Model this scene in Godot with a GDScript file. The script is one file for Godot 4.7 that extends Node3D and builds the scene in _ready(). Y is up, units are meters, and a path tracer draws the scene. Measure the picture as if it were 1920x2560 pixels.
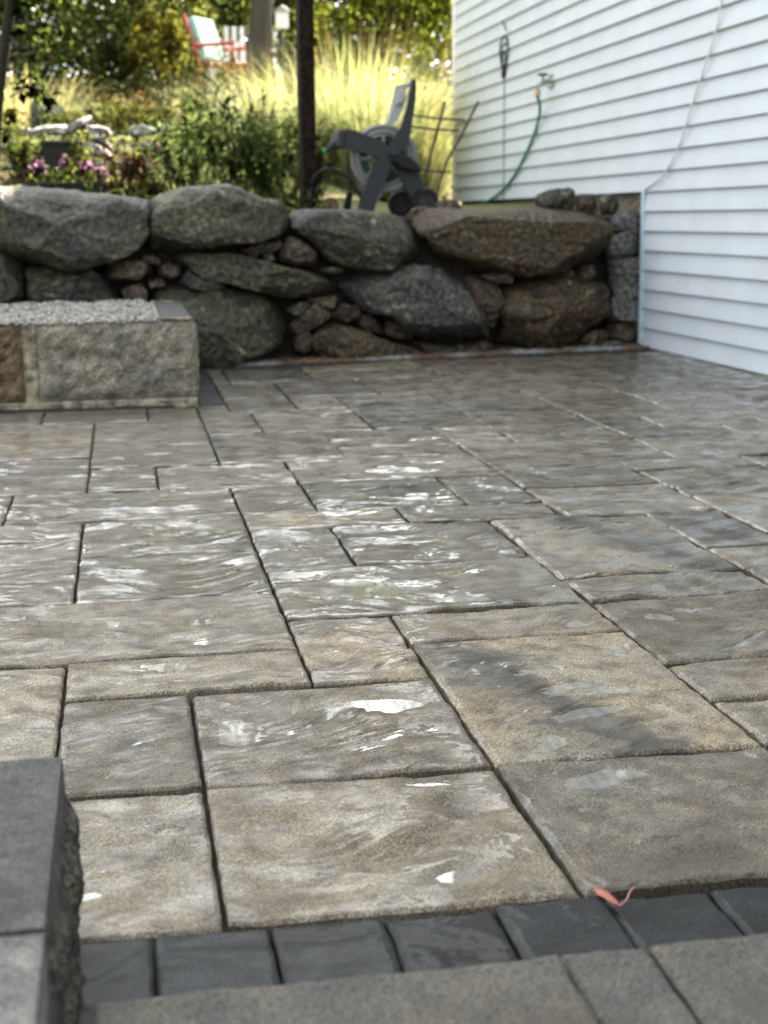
extends Node3D
# A wet slate-look patio below a boulder retaining wall, beside a white clapboard house, garden in the sun beyond.
# Metres, y up. The camera stands at x 0, z 0 and looks towards -z; helper P(x, y, d) takes the distance d ahead as a positive number.

const WALL_X := 2.975      # house wall line where the retaining wall meets it
const WALL_SLOPE := 0.0152 # the house stands a touch askew to the paving

var rng := RandomNumberGenerator.new()
var n_soft := FastNoiseLite.new()
var n_fbm := FastNoiseLite.new()
var n_ridge := FastNoiseLite.new()
var n_fine := FastNoiseLite.new()
var used := {}
var M := {}

class MB:
	var v := PackedVector3Array()
	var n := PackedVector3Array()
	var c := PackedColorArray()
	var uv := PackedVector2Array()
	var uv2 := PackedVector2Array()
	var ix := PackedInt32Array()
	var col := Color(1, 1, 1)
	func vert(p: Vector3, nn: Vector3, cc: Color, t := Vector2.ZERO) -> int:
		v.append(p); n.append(nn); c.append(cc); uv.append(t)
		return v.size() - 1
	func tri(a: Vector3, b: Vector3, d: Vector3) -> void: # clockwise seen from the front
		var nn := (d - a).cross(b - a).normalized()
		var k := v.size()
		vert(a, nn, col); vert(b, nn, col); vert(d, nn, col)
		ix.append(k); ix.append(k + 1); ix.append(k + 2)
	func quad(a: Vector3, b: Vector3, d: Vector3, e: Vector3) -> void:
		var nn := (d - a).cross(b - a).normalized()
		var k := v.size()
		vert(a, nn, col, Vector2(0, 0)); vert(b, nn, col, Vector2(1, 0)); vert(d, nn, col, Vector2(1, 1)); vert(e, nn, col, Vector2(0, 1))
		for q in [0, 1, 2, 0, 2, 3]: ix.append(k + q)
	# smooth sheet through rows of points; all rows have the same length
	func sheet(rows: Array, wrap := false, flip := false, colors: Array = []) -> void:
		var w: int = rows[0].size()
		var h: int = rows.size()
		var k := v.size()
		var cols := w if wrap else w - 1
		for r in h:
			for q in w:
				vert(rows[r][q], Vector3.ZERO, col if colors.is_empty() else colors[r][q], Vector2(float(q) / maxf(1, w - 1), float(r) / maxf(1, h - 1)))
		for r in h - 1:
			for q in cols:
				var a := k + r * w + q
				var b := k + r * w + (q + 1) % w
				var d := a + w
				var e := b + w
				for t in ([[a, d, e], [a, e, b]] if not flip else [[a, e, d], [a, b, e]]):
					var cr := (v[t[2]] - v[t[0]]).cross(v[t[1]] - v[t[0]])
					for s in 3:
						ix.append(t[s])
						n[t[s]] += cr
		for s in range(k, v.size()):
			n[s] = n[s].normalized() if n[s].length_squared() > 1e-20 else Vector3.UP
	func tube(path: Array, radii: Variant, sides := 10, cap := true) -> void:
		var rows := []
		var up := Vector3(0.123, 1, 0.077).normalized()
		for q in path.size():
			var d: Vector3 = (path[mini(q + 1, path.size() - 1)] - path[maxi(q - 1, 0)]).normalized()
			var s := d.cross(up)
			if s.length() < 0.15: s = d.cross(Vector3(1, 0.1, 0))
			s = s.normalized()
			var t := s.cross(d)
			var r: float = radii[q] if radii is Array else radii
			var row := []
			for a in sides:
				var g := TAU * a / sides
				row.append(path[q] + (s * cos(g) + t * sin(g)) * r)
			rows.append(row)
		sheet(rows, true, true)
		if cap:
			for e in [0, rows.size() - 1]:
				for a in range(1, sides - 1):
					if e == 0: tri(rows[e][0], rows[e][a], rows[e][a + 1])
					else: tri(rows[e][0], rows[e][a + 1], rows[e][a])
	# chamfered box, centre c0, half sizes hs, basis b
	func cbox(c0: Vector3, hs: Vector3, ch := 0.004, b := Basis.IDENTITY) -> void:
		ch = minf(ch, 0.45 * minf(hs.x, minf(hs.y, hs.z)))
		var pt := func(sx: float, sy: float, sz: float, ax: int) -> Vector3:
			var p := Vector3(sx * (hs.x - (0.0 if ax == 0 else ch)), sy * (hs.y - (0.0 if ax == 1 else ch)), sz * (hs.z - (0.0 if ax == 2 else ch)))
			return c0 + b * p
		for s in [-1.0, 1.0]:
			face([pt.call(s, -1, -1, 0), pt.call(s, 1, -1, 0), pt.call(s, 1, 1, 0), pt.call(s, -1, 1, 0)], b * Vector3(s, 0, 0))
			face([pt.call(-1, s, -1, 1), pt.call(1, s, -1, 1), pt.call(1, s, 1, 1), pt.call(-1, s, 1, 1)], b * Vector3(0, s, 0))
			face([pt.call(-1, -1, s, 2), pt.call(1, -1, s, 2), pt.call(1, 1, s, 2), pt.call(-1, 1, s, 2)], b * Vector3(0, 0, s))
			for t in [-1.0, 1.0]:
				face([pt.call(s, t, -1, 0), pt.call(s, t, 1, 0), pt.call(s, t, 1, 1), pt.call(s, t, -1, 1)], b * Vector3(s, t, 0))
				face([pt.call(s, -1, t, 0), pt.call(s, 1, t, 0), pt.call(s, 1, t, 2), pt.call(s, -1, t, 2)], b * Vector3(s, 0, t))
				face([pt.call(-1, s, t, 1), pt.call(1, s, t, 1), pt.call(1, s, t, 2), pt.call(-1, s, t, 2)], b * Vector3(0, s, t))
				for u in [-1.0, 1.0]:
					face([pt.call(s, t, u, 0), pt.call(s, t, u, 1), pt.call(s, t, u, 2)], b * Vector3(s, t, u))
	func face(p: Array, out: Vector3) -> void: # convex, wound so that it faces out
		var cr: Vector3 = (p[2] - p[0]).cross(p[1] - p[0])
		if cr.dot(out) < 0: p.reverse()
		if p.size() == 3: tri(p[0], p[1], p[2])
		else: quad(p[0], p[1], p[2], p[3])
	# flat outline (x, y pairs) pushed from z0 (front, larger) back to z1
	func slab(pts: PackedVector2Array, z0: float, z1: float, t := Transform3D.IDENTITY, ch := 0.004) -> void:
		if not Geometry2D.is_polygon_clockwise(pts): pts.reverse()
		var inn := pts
		var shr := Geometry2D.offset_polygon(pts, -ch)
		if shr.size() == 1 and shr[0].size() == pts.size(): inn = shr[0]
		# match inner points to the nearest outer ones
		var ordered := PackedVector2Array()
		for p in pts:
			var best := inn[0]
			for q in inn:
				if q.distance_to(p) < best.distance_to(p): best = q
			ordered.append(best)
		var ids := Geometry2D.triangulate_polygon(ordered)
		for q in range(0, ids.size(), 3):
			var a := ordered[ids[q]]; var b := ordered[ids[q + 1]]; var d := ordered[ids[q + 2]]
			face([t * Vector3(a.x, a.y, z0), t * Vector3(b.x, b.y, z0), t * Vector3(d.x, d.y, z0)], t.basis * Vector3(0, 0, 1))
			face([t * Vector3(a.x, a.y, z1), t * Vector3(b.x, b.y, z1), t * Vector3(d.x, d.y, z1)], t.basis * Vector3(0, 0, -1))
		for q in pts.size():
			var a := pts[q]; var b := pts[(q + 1) % pts.size()]
			var ia := ordered[q]; var ib := ordered[(q + 1) % pts.size()]
			var o2 := (b - a).orthogonal()
			var o := Vector3(o2.x, o2.y, 0)
			if Geometry2D.is_point_in_polygon((a + b) / 2 + o2.normalized() * 0.0005, pts): o = -o
			face([t * Vector3(a.x, a.y, z0 - ch), t * Vector3(b.x, b.y, z0 - ch), t * Vector3(b.x, b.y, z1 + ch), t * Vector3(a.x, a.y, z1 + ch)], t.basis * o)
			face([t * Vector3(a.x, a.y, z0 - ch), t * Vector3(b.x, b.y, z0 - ch), t * Vector3(ib.x, ib.y, z0), t * Vector3(ia.x, ia.y, z0)], t.basis * (o.normalized() + Vector3(0, 0, 1)))
			face([t * Vector3(a.x, a.y, z1 + ch), t * Vector3(b.x, b.y, z1 + ch), t * Vector3(ib.x, ib.y, z1), t * Vector3(ia.x, ia.y, z1)], t.basis * (o.normalized() - Vector3(0, 0, 1)))
	# ring of rectangular section or a lathed profile round an axis: profile is (radius, along) pairs
	func lathe(c0: Vector3, axis: Vector3, profile: Array, seg := 24) -> void:
		var s := axis.cross(Vector3(0.3, 1, 0.2)).normalized()
		var t := axis.cross(s).normalized()
		var rows := []
		for p in profile:
			var row := []
			for a in seg:
				var g := TAU * a / seg
				row.append(c0 + axis * p.y + (s * cos(g) + t * sin(g)) * p.x)
			rows.append(row)
		for r in rows.size() - 1:
			sheet([rows[r], rows[r + 1]], true, true)
	# a leaf: pointed, folded along its rib, drooping
	func leaf(p: Vector3, d: Vector3, side: Vector3, length: float, width: float, droop := 0.25) -> void:
		var up := side.cross(d).normalized()
		var m := p + d * length * 0.45 + up * length * 0.06
		var e := p + d * length - up * length * droop
		var a := m + side * width * 0.5 + up * width * 0.12
		var b := m - side * width * 0.5 + up * width * 0.12
		var k := v.size()
		var n1 := (m - p).cross(a - p).normalized()
		if n1.dot(up) < 0: n1 = -n1
		vert(p, up, col); vert(a, (up - side * 0.3).normalized(), col); vert(m, up, col); vert(b, (up + side * 0.3).normalized(), col); vert(e, up, col)
		for q in [0, 1, 2, 0, 2, 3, 2, 1, 4, 2, 4, 3]: ix.append(k + q)
	# a grass blade or strap leaf bending over
	func blade(p: Vector3, d: Vector3, bend: Vector3, length: float, width: float, seg := 4) -> void:
		var side := d.cross(bend)
		side = side.normalized() if side.length() > 0.05 else d.cross(Vector3(1, 0, 0.3)).normalized()
		var k := v.size()
		for q in seg + 1:
			var f := float(q) / seg
			var o := p + d * length * f + bend * length * f * f
			var w := width * (1.0 - f * f) * 0.5 + 0.0004
			var nn := side.cross(d + bend * 2.0 * f).normalized()
			vert(o - side * w, nn, col); vert(o + side * w, nn, col)
		for q in seg:
			for s in [0, 2, 1, 1, 2, 3]: ix.append(k + q * 2 + s)
	func mesh() -> ArrayMesh:
		var a := []
		a.resize(Mesh.ARRAY_MAX)
		a[Mesh.ARRAY_VERTEX] = v
		a[Mesh.ARRAY_NORMAL] = n
		a[Mesh.ARRAY_COLOR] = c
		a[Mesh.ARRAY_TEX_UV] = uv
		if uv2.size() == v.size(): a[Mesh.ARRAY_TEX_UV2] = uv2
		a[Mesh.ARRAY_INDEX] = ix
		var m := ArrayMesh.new()
		m.add_surface_from_arrays(Mesh.PRIMITIVE_TRIANGLES, a)
		return m

# ---------- naming and parenting ----------
func P(x: float, y: float, d: float) -> Vector3:
	return Vector3(x, y, -d)

func numbered(called: String) -> String:
	var k: int = used.get(called, 0)
	used[called] = k + 1
	return called if k == 0 else "%s_%03d" % [called, k]

func thing(called: String, label: String, category: String, at := Vector3.ZERO, group := "") -> Node3D:
	var o := Node3D.new()
	o.name = numbered(called)
	add_child(o)
	o.position = at
	o.set_meta("label", label)
	o.set_meta("category", category)
	if group: o.set_meta("group", group)
	return o

func structure(called: String, at := Vector3.ZERO) -> Node3D:
	var o := Node3D.new()
	o.name = numbered(called)
	add_child(o)
	o.position = at
	o.set_meta("kind", "structure")
	return o

func obj(called: String, m: Mesh, material: Material, parent: Node = self) -> MeshInstance3D:
	var o := MeshInstance3D.new()
	o.name = numbered(called) if parent == self else called
	o.mesh = m
	o.material_override = material
	parent.add_child(o, true)
	return o

func part(called: String, b: MB, material: Material, parent: Node) -> MeshInstance3D:
	return obj(called, b.mesh(), material, parent)

func tag(o: Node, label: String, category: String, group := "", kind := "") -> void:
	o.set_meta("label", label)
	o.set_meta("category", category)
	if group: o.set_meta("group", group)
	if kind: o.set_meta("kind", kind)

# ---------- textures and materials ----------
func noise_tex(freq: float, oct: int, size: int, lo: float, hi: float, type := FastNoiseLite.TYPE_SIMPLEX_SMOOTH, sd := 1, contrast := 1.0, fractal := FastNoiseLite.FRACTAL_FBM) -> ImageTexture:
	var n := FastNoiseLite.new()
	n.seed = sd
	n.noise_type = type
	n.frequency = freq
	n.fractal_type = fractal
	n.fractal_octaves = oct
	var im := n.get_seamless_image(size, size)
	im.convert(Image.FORMAT_L8)
	var d := im.get_data()
	var lut := PackedByteArray()
	lut.resize(256)
	for q in 256:
		lut[q] = int(255.0 * lerpf(lo, hi, clampf((q / 255.0 - 0.5) * contrast + 0.5, 0, 1)))
	for q in d.size(): d[q] = lut[d[q]]
	return ImageTexture.create_from_image(Image.create_from_data(size, size, false, Image.FORMAT_L8, d))

func mat(called: String, albedo: Color, rough := 0.7, spec := 0.5) -> StandardMaterial3D:
	var m := StandardMaterial3D.new()
	m.resource_name = called
	m.albedo_color = albedo.linear_to_srgb()
	m.roughness = rough
	m.metallic_specular = spec
	M[called] = m
	return m

func vmat(called: String, rough := 0.7, spec := 0.5) -> StandardMaterial3D:
	var m := mat(called, Color(1, 1, 1), rough, spec)
	m.vertex_color_use_as_albedo = true
	return m

func bump(m: StandardMaterial3D, t: Texture2D, cm: float, scale: float, world := false) -> void:
	m.heightmap_enabled = true
	m.heightmap_texture = t
	m.heightmap_scale = cm
	m.uv1_triplanar = true
	m.uv1_world_triplanar = world
	m.uv1_scale = Vector3.ONE * scale
	m.uv1_triplanar_sharpness = 4.0

func fleck(m: StandardMaterial3D, t: Texture2D, scale: float) -> void: # colour grain, multiplied
	m.detail_enabled = true
	m.detail_albedo = t
	m.detail_blend_mode = BaseMaterial3D.BLEND_MODE_MUL
	m.detail_uv_layer = BaseMaterial3D.DETAIL_UV_2
	m.uv2_triplanar = true
	m.uv2_scale = Vector3.ONE * scale
	m.uv2_triplanar_sharpness = 4.0

func setup_noise() -> void:
	rng.seed = 20241
	for a in [[n_soft, 11, 1, 1.0], [n_fbm, 12, 4, 1.0], [n_ridge, 13, 3, 1.0], [n_fine, 14, 2, 1.0]]:
		var n: FastNoiseLite = a[0]
		n.seed = a[1]
		n.noise_type = FastNoiseLite.TYPE_SIMPLEX_SMOOTH
		n.frequency = a[3]
		n.fractal_type = FastNoiseLite.FRACTAL_FBM if a[0] != n_ridge else FastNoiseLite.FRACTAL_RIDGED
		n.fractal_octaves = a[2]

# relief of split slate: thin ledges drawn out along x, with grit on top
func cleft_tex() -> ImageTexture:
	var n := FastNoiseLite.new()
	n.seed = 41
	n.noise_type = FastNoiseLite.TYPE_SIMPLEX_SMOOTH
	n.frequency = 0.016
	n.fractal_octaves = 5
	n.fractal_gain = 0.55
	var im := n.get_seamless_image(384, 1024)
	im.convert(Image.FORMAT_L8)
	im.resize(1024, 1024, Image.INTERPOLATE_CUBIC)
	var g := FastNoiseLite.new()
	g.seed = 15
	g.noise_type = FastNoiseLite.TYPE_SIMPLEX
	g.frequency = 0.2
	g.fractal_octaves = 3
	var gm := g.get_seamless_image(1024, 1024)
	gm.convert(Image.FORMAT_L8)
	var a := im.get_data()
	var b := gm.get_data()
	var lut := PackedFloat32Array()
	for q in 256:
		var t := q / 255.0 * 9.0
		var f := floorf(t)
		lut.append(((f + smoothstep(0.35, 0.6, t - f)) / 9.0 * 0.75 + q / 255.0 * 0.25) * 205.0)
	for q in a.size(): a[q] = int(lut[a[q]] + b[q] * 0.19)
	return ImageTexture.create_from_image(Image.create_from_data(1024, 1024, false, Image.FORMAT_L8, a))

func flat_maps(m: StandardMaterial3D, height: Texture2D, cm: float, scale: float, colour: Texture2D, scale2: float) -> void: # for tops whose uv is in metres
	m.heightmap_enabled = true
	m.heightmap_texture = height
	m.heightmap_scale = cm
	m.uv1_scale = Vector3(scale, scale, 1)
	m.detail_enabled = true
	m.detail_albedo = colour
	m.detail_blend_mode = BaseMaterial3D.BLEND_MODE_MUL
	m.detail_uv_layer = BaseMaterial3D.DETAIL_UV_2
	m.uv2_scale = Vector3(scale2, scale2, 1)

func setup_materials() -> void:
	var grain := noise_tex(0.24, 2, 512, 0.50, 1.0, FastNoiseLite.TYPE_VALUE, 3, 2.2)
	var grit := noise_tex(0.11, 4, 512, 0.0, 1.0, FastNoiseLite.TYPE_SIMPLEX, 5, 1.3)
	var mottle := noise_tex(0.02, 5, 512, 0.45, 1.0, FastNoiseLite.TYPE_SIMPLEX_SMOOTH, 6, 1.5)
	var crag := noise_tex(0.012, 6, 1024, 0.0, 1.0, FastNoiseLite.TYPE_SIMPLEX_SMOOTH, 7, 1.2)
	var wet := noise_tex(0.012, 4, 512, 0.05, 1.0, FastNoiseLite.TYPE_SIMPLEX_SMOOTH, 8, 2.4)
	var rough_map := noise_tex(0.02, 4, 512, 0.55, 1.0, FastNoiseLite.TYPE_SIMPLEX_SMOOTH, 9, 1.6)
	var stone_grit := cleft_tex()
	var m := vmat("paver_stone", 0.7, 0.3)
	flat_maps(m, stone_grit, 0.16, 1.25, grain, 7.0)
	m.roughness_texture = rough_map
	m.clearcoat_enabled = true
	m.clearcoat = 0.9
	m.clearcoat_roughness = 0.04
	m.clearcoat_texture = wet
	m = m.duplicate()
	m.resource_name = "damp_paver_stone"
	m.clearcoat = 0.38
	m.clearcoat_roughness = 0.06
	m.roughness = 0.85
	M.damp_paver_stone = m
	m = vmat("border_stone", 0.75, 0.3)
	flat_maps(m, stone_grit, 0.16, 1.25, grain, 7.0)
	m.clearcoat_enabled = true
	m.clearcoat = 0.1
	m.clearcoat_roughness = 0.12
	m = vmat("coping_stone", 0.8, 0.4)
	flat_maps(m, stone_grit, 0.06, 1.25, grain, 7.0)
	m = vmat("cap_stone", 0.8, 0.4)
	bump(m, grit, 0.05, 4.0)
	fleck(m, grain, 6.0)
	m = mat("water", Color(0.9, 0.95, 1.0, 0.03), 0.03, 0.5)
	m.transparency = BaseMaterial3D.TRANSPARENCY_ALPHA
	m = mat("joint_sand", Color(0.035, 0.032, 0.028), 0.95)
	bump(m, grit, 0.15, 6.0)
	m = vmat("boulder", 0.62, 0.45)
	bump(m, noise_tex(0.009, 5, 1024, 0.0, 1.0, FastNoiseLite.TYPE_SIMPLEX_SMOOTH, 51, 1.2, FastNoiseLite.FRACTAL_RIDGED), 1.3, 1.6)
	fleck(m, mottle, 2.4)
	m = vmat("granite", 0.85, 0.35)
	bump(m, crag, 0.6, 4.0)
	fleck(m, noise_tex(0.05, 4, 512, 0.62, 1.0, FastNoiseLite.TYPE_SIMPLEX, 61, 1.4), 3.0)
	m = mat("mortar", Color(0.40, 0.345, 0.25), 0.95)
	bump(m, grit, 0.12, 2.0)
	fleck(m, mottle, 1.5)
	m = vmat("pebble", 0.8)
	m = mat("soil", Color(0.035, 0.026, 0.018), 1.0)
	bump(m, crag, 3.0, 2.0)
	m = vmat("garden_soil", 1.0, 0.2)
	bump(m, crag, 3.0, 1.0)
	m = mat("vinyl", Color(0.545, 0.59, 0.63), 0.45, 0.4)
	fleck(m, noise_tex(0.006, 4, 512, 0.965, 1.0, FastNoiseLite.TYPE_SIMPLEX_SMOOTH, 21, 1.4), 0.7)
	m = mat("trim_blue", Color(0.42, 0.56, 0.64), 0.4)
	m = mat("foundation", Color(0.42, 0.35, 0.25), 0.95)
	bump(m, grit, 0.3, 3.0)
	fleck(m, mottle, 3.0)
	m = mat("roof_shingle", Color(0.07, 0.07, 0.075), 0.95)
	m = mat("wood_brown", Color(0.028, 0.018, 0.012), 0.85, 0.25)
	bump(m, noise_tex(0.02, 4, 512, 0.0, 1.0, FastNoiseLite.TYPE_SIMPLEX, 31), 0.3, 4.0)
	m.uv1_scale = Vector3(14, 0.8, 14)
	fleck(m, mottle, 2.0)
	m = mat("plastic_grey", Color(0.03, 0.032, 0.034), 0.55, 0.35)
	m = mat("plastic_mid", Color(0.17, 0.175, 0.17), 0.5)
	m = mat("wound_green", Color(0.012, 0.06, 0.03), 0.45)
	m = mat("plastic_light", Color(0.36, 0.37, 0.36), 0.45)
	m = mat("plastic_black", Color(0.008, 0.008, 0.009), 0.55, 0.35)
	m = mat("hose_green", Color(0.02, 0.20, 0.085), 0.4)
	m = mat("iron", Color(0.03, 0.026, 0.024), 0.6)
	m = mat("rusty_iron", Color(0.085, 0.032, 0.02), 0.85)
	m = mat("brass", Color(0.45, 0.33, 0.14), 0.4)
	m.metallic = 0.8
	m = mat("steel", Color(0.35, 0.35, 0.35), 0.45)
	m.metallic = 0.7
	m = mat("white_cable", Color(0.70, 0.71, 0.70), 0.5)
	m = mat("red_paint", Color(0.33, 0.015, 0.015), 0.5)
	m = mat("mint_cloth", Color(0.24, 0.42, 0.36), 0.9)
	m = mat("white_paint", Color(0.72, 0.72, 0.72), 0.5)
	m = vmat("bark", 0.95, 0.3)
	bump(m, crag, 2.0, 3.0)
	m = vmat("leaf_green", 0.55, 0.4)
	m.backlight_enabled = true
	m.backlight = Color(1.0, 1.0, 0.8)
	m = vmat("petal", 0.7, 0.3)
	m.backlight_enabled = true
	m.backlight = Color(0.9, 0.9, 0.9)
	m = vmat("grass_blade", 0.6, 0.35)
	m.backlight_enabled = true
	m.backlight = Color(1.0, 1.0, 0.85)
	m = vmat("dead_leaf", 0.5, 0.5)

# ---------- paving ----------
func gx(i: float) -> float:
	return 0.080 + 0.2011 * (i + 0.018 * maxf(0, i - 4))

func gz(k: float) -> float:
	return 1.463 + 0.2027 * (k + 0.028 * maxf(0, k - 9))

func axis_cuts(a: float, b: float, cell: float) -> PackedFloat32Array:
	var out := PackedFloat32Array([a, a + 0.0025, a + 0.006, a + 0.011])
	var n := maxi(2, int(ceil((b - a - 0.022) / cell)))
	for q in range(1, n): out.append(lerpf(a + 0.011, b - 0.011, float(q) / n))
	out.append_array([b - 0.011, b - 0.006, b - 0.0025, b])
	return out

# one paver: a cleft top with chipped, rounded arrises and sides, and the water lying in its hollows
func paver(parent: Node, x0: float, z0: float, x1: float, z1: float, cell: float, look: Dictionary, far := Vector2.ZERO) -> void:
	var ox := rng.randf_range(-50, 50)
	var oz := rng.randf_range(-50, 50)
	var turn: float = look.get("turn", rng.randfn(0.0, 0.16))
	var ca := cos(turn)
	var sa := sin(turn)
	var amp: float = look.amp
	var rimw: float = look.get("rim", 0.0065)
	var lift := rng.randfn(0.0, 0.0011)
	var tx := rng.randfn(0.0, 0.0011)
	var tz := rng.randfn(0.0, 0.0011)
	var streak: float = look.get("streak", rng.randf_range(-1.2, 1.2))
	var cs := cos(streak)
	var ss := sin(streak)
	var tone: float = look.get("tone", rng.randf_range(0.74, 1.2))
	var tan_w: float = look.tan + rng.randf_range(-0.3, 0.3)
	var dark_w: float = look.dark + rng.randf_range(-0.2, 0.2)
	var warm := rng.randf_range(-0.5, 0.5)
	var xs := axis_cuts(x0, x1, cell)
	var zs := axis_cuts(z0, z1, cell)
	var w := xs.size()
	var h := zs.size()
	var cx := (x0 + x1) / 2
	var cz := (z0 + z1) / 2
	var hs := PackedFloat32Array()
	hs.resize(w * h)
	var inner := PackedFloat32Array()
	var cg: Color = look.grey
	var ct: Color = look.sand
	var cd: Color = look.char
	var b := MB.new()
	for q in h:
		var z := zs[q]
		for p in w:
			var x := xs[p]
			var u := ca * x + sa * z + ox
			var t := -sa * x + ca * z + oz
			var bend := n_soft.get_noise_2d(u * 2.3, t * 2.3)
			var n := n_fbm.get_noise_2d(u * 1.5 + bend * 0.25, t * 4.6 + bend * 0.55) * 1.7
			var st := n * 3.2
			var fl := floorf(st)
			var y := (fl + smoothstep(0.38, 0.58, st - fl)) / 3.2 * 0.72 + n * 0.28
			var rug := 1.25 if look.name == "border_paver" else 0.5 + 0.95 * smoothstep(-0.15, 0.42, n_soft.get_noise_2d(x * 4.2 + oz, z * 5.5 + ox))
			y = y * amp * rug + (n_fbm.get_noise_2d(u * 7.0 + bend, t * 22.0 + bend * 2.0) * 0.3 + n_fbm.get_noise_2d(u * 19.0 + bend, t * 52.0 + bend * 3.0) * 0.16) * amp * rug + n_fine.get_noise_2d(x * 55.0 + ox, z * 110.0 + oz) * 0.0003
			var e := minf(minf(x - x0, x1 - x), minf(z - z0, z1 - z))
			var chip := rimw + 0.0045 * n_fine.get_noise_2d(x * 20.0 + ox, z * 20.0)
			var inset := clampf(1.0 - e / chip, 0, 1)
			y += lift + tx * (x - cx) / 0.2 + tz * (z - cz) / 0.2 * 0.5
			y += 0.0019 * smoothstep(0.06, 0.012, e) * (0.6 + 0.8 * bend)
			if look.has("hollow"):
				for hw in look.hollow:
					var dd := pow((x - hw[0]) / (hw[2] * 1.5), 2.0) + pow((z - hw[1]) / hw[2], 2.0)
					y -= hw[3] * exp(-dd - bend * 1.2)
			if e > 0.02: inner.append(y)
			y -= inset * inset * 0.005
			hs[q * w + p] = y
			# colour of the cast stone: pigment bands and blotches
			var bu := (cs * x + ss * z) * 3.2 + ox
			var bt := (-ss * x + cs * z) * 9.0 + oz
			var k1 := n_fbm.get_noise_2d(bu, bt * 0.6)
			var k2 := n_soft.get_noise_2d(bu * 0.9 + 31.0, bt * 0.5 - 17.0)
			var k3 := n_fbm.get_noise_2d(x * 14.0 - oz, z * 14.0 + ox)
			var cc := cg.lerp(ct, clampf(tan_w + k1 * 0.45 + k3 * 0.9, 0, 1))
			cc = cc.lerp(cd, clampf(dark_w * (1.0 + 3.0 * k1 + 1.5 * k2) + k3 * 0.35, 0, 0.85))
			if look.has("band"): # a strong pigment band with a sandy one beside it
				var bd: float = (x - look.band[0] - look.band[1] * (z - look.band[2])) / look.band[3] + k1 * 1.0 + k3 * 0.9
				cc = cc.lerp(cd, clampf(exp(-bd * bd) * (1.1 + k3), 0, 0.97))
				cc = cc.lerp(ct, clampf(exp(-pow(bd - look.band[4], 2.0)) * (0.7 + k3), 0, 0.9))
			cc *= tone * (1.0 + k3 * 0.2)
			cc.r *= 1.0 + 0.05 * (warm + k2)
			cc.b *= 1.0 - 0.06 * (warm + k2)
			cc.a = 1
			var px := x + (0.0016 * n_fine.get_noise_2d(z * 16.0, ox) if e < 0.004 else 0.0)
			var pz := z + (0.0022 * n_fine.get_noise_2d(x * 16.0, oz) if e < 0.004 else 0.0)
			var yy := y
			if far != Vector2.ZERO: # cut along the slanting edge at the boulders
				pz = minf(pz, far.x + far.y * px)
			b.vert(P(px, yy, pz), Vector3.UP, cc, Vector2(x + ox, z + oz))
	for q in h:
		for p in w:
			var xa := maxi(p - 1, 0); var xb := mini(p + 1, w - 1)
			var za := maxi(q - 1, 0); var zb := mini(q + 1, h - 1)
			var dx := (hs[q * w + xb] - hs[q * w + xa]) / (xs[xb] - xs[xa])
			var dz := (hs[zb * w + p] - hs[za * w + p]) / (zs[zb] - zs[za])
			b.n[q * w + p] = Vector3(-dx, 1, dz).normalized()
	for q in h - 1:
		for p in w - 1:
			var a := q * w + p
			for s in [a, a + w, a + w + 1, a, a + w + 1, a + 1]: b.ix.append(s)
	# sides
	var rim := []
	for p in w: rim.append(p)
	for q in range(1, h): rim.append(q * w + w - 1)
	for p in range(w - 2, -1, -1): rim.append((h - 1) * w + p)
	for q in range(h - 2, 0, -1): rim.append(q * w)
	for s in rim.size():
		var a: Vector3 = b.v[rim[s]]
		var d: Vector3 = b.v[rim[(s + 1) % rim.size()]]
		b.col = b.c[rim[s]]
		b.face([a, d, Vector3(d.x, -0.05, d.z), Vector3(a.x, -0.05, a.z)], Vector3((a.x + d.x) / 2 - cx, 0, (a.z + d.z) / 2 + cz))
	for s in range(w * h, b.v.size()): b.uv[s] = Vector2(b.v[s].x + b.v[s].z, b.v[s].y)
	b.uv2 = b.uv
	var o := part(look.name, b, M[look.mat], parent)
	# standing water
	if look.pool > 0.0 and inner.size() > 20:
		inner.sort()
		var level := inner[int(inner.size() * clampf(look.pool * rng.randf_range(0.35, 1.7), 0.0, 0.6))]
		var wb := MB.new()
		var seen := {}
		# water that reaches the rim runs off into the joint
		var dry := PackedByteArray()
		dry.resize(w * h)
		var todo := []
		for q in h:
			for p in w:
				if (q <= 4 or p <= 4 or q >= h - 5 or p >= w - 5) and hs[q * w + p] < level:
					dry[q * w + p] = 1
					todo.append(q * w + p)
		while todo.size() > 0:
			var t: int = todo.pop_back()
			for d in [-1, 1, -w, w]:
				var nb: int = t + d
				if nb < 0 or nb >= w * h or dry[nb] == 1 or hs[nb] >= level: continue
				dry[nb] = 1
				todo.append(nb)
		for q in range(3, h - 4):
			for p in range(3, w - 4):
				var low := false
				for s in [q * w + p, q * w + p + 1, q * w + p + w, q * w + p + w + 1]:
					if hs[s] < level and dry[s] == 0: low = true
				if low:
					var ids := []
					for s in [q * w + p, q * w + p + w, q * w + p + w + 1, q * w + p + 1]:
						if not seen.has(s):
							var pp := b.v[s]
							seen[s] = wb.vert(Vector3(pp.x, level, pp.z), Vector3.UP, Color(1, 1, 1))
						ids.append(seen[s])
					for s in [0, 1, 2, 0, 2, 3]: wb.ix.append(ids[s])
		if wb.ix.size() > 30:
			part("puddle", wb, M.water, o)

# shallow dips in a slab, given by grid range
func spread_hollows(i0: float, i1: float, k0: float, k1: float, count: int, r: float) -> Array:
	var out := []
	for q in count: out.append([gx(rng.randf_range(i0, i1)), gz(rng.randf_range(k0, k1)), r * rng.randf_range(0.5, 1.4), rng.randf_range(0.0018, 0.0036)])
	return out

func far_edge(x: float) -> float:
	return 7.36 + 0.165 * x

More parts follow.
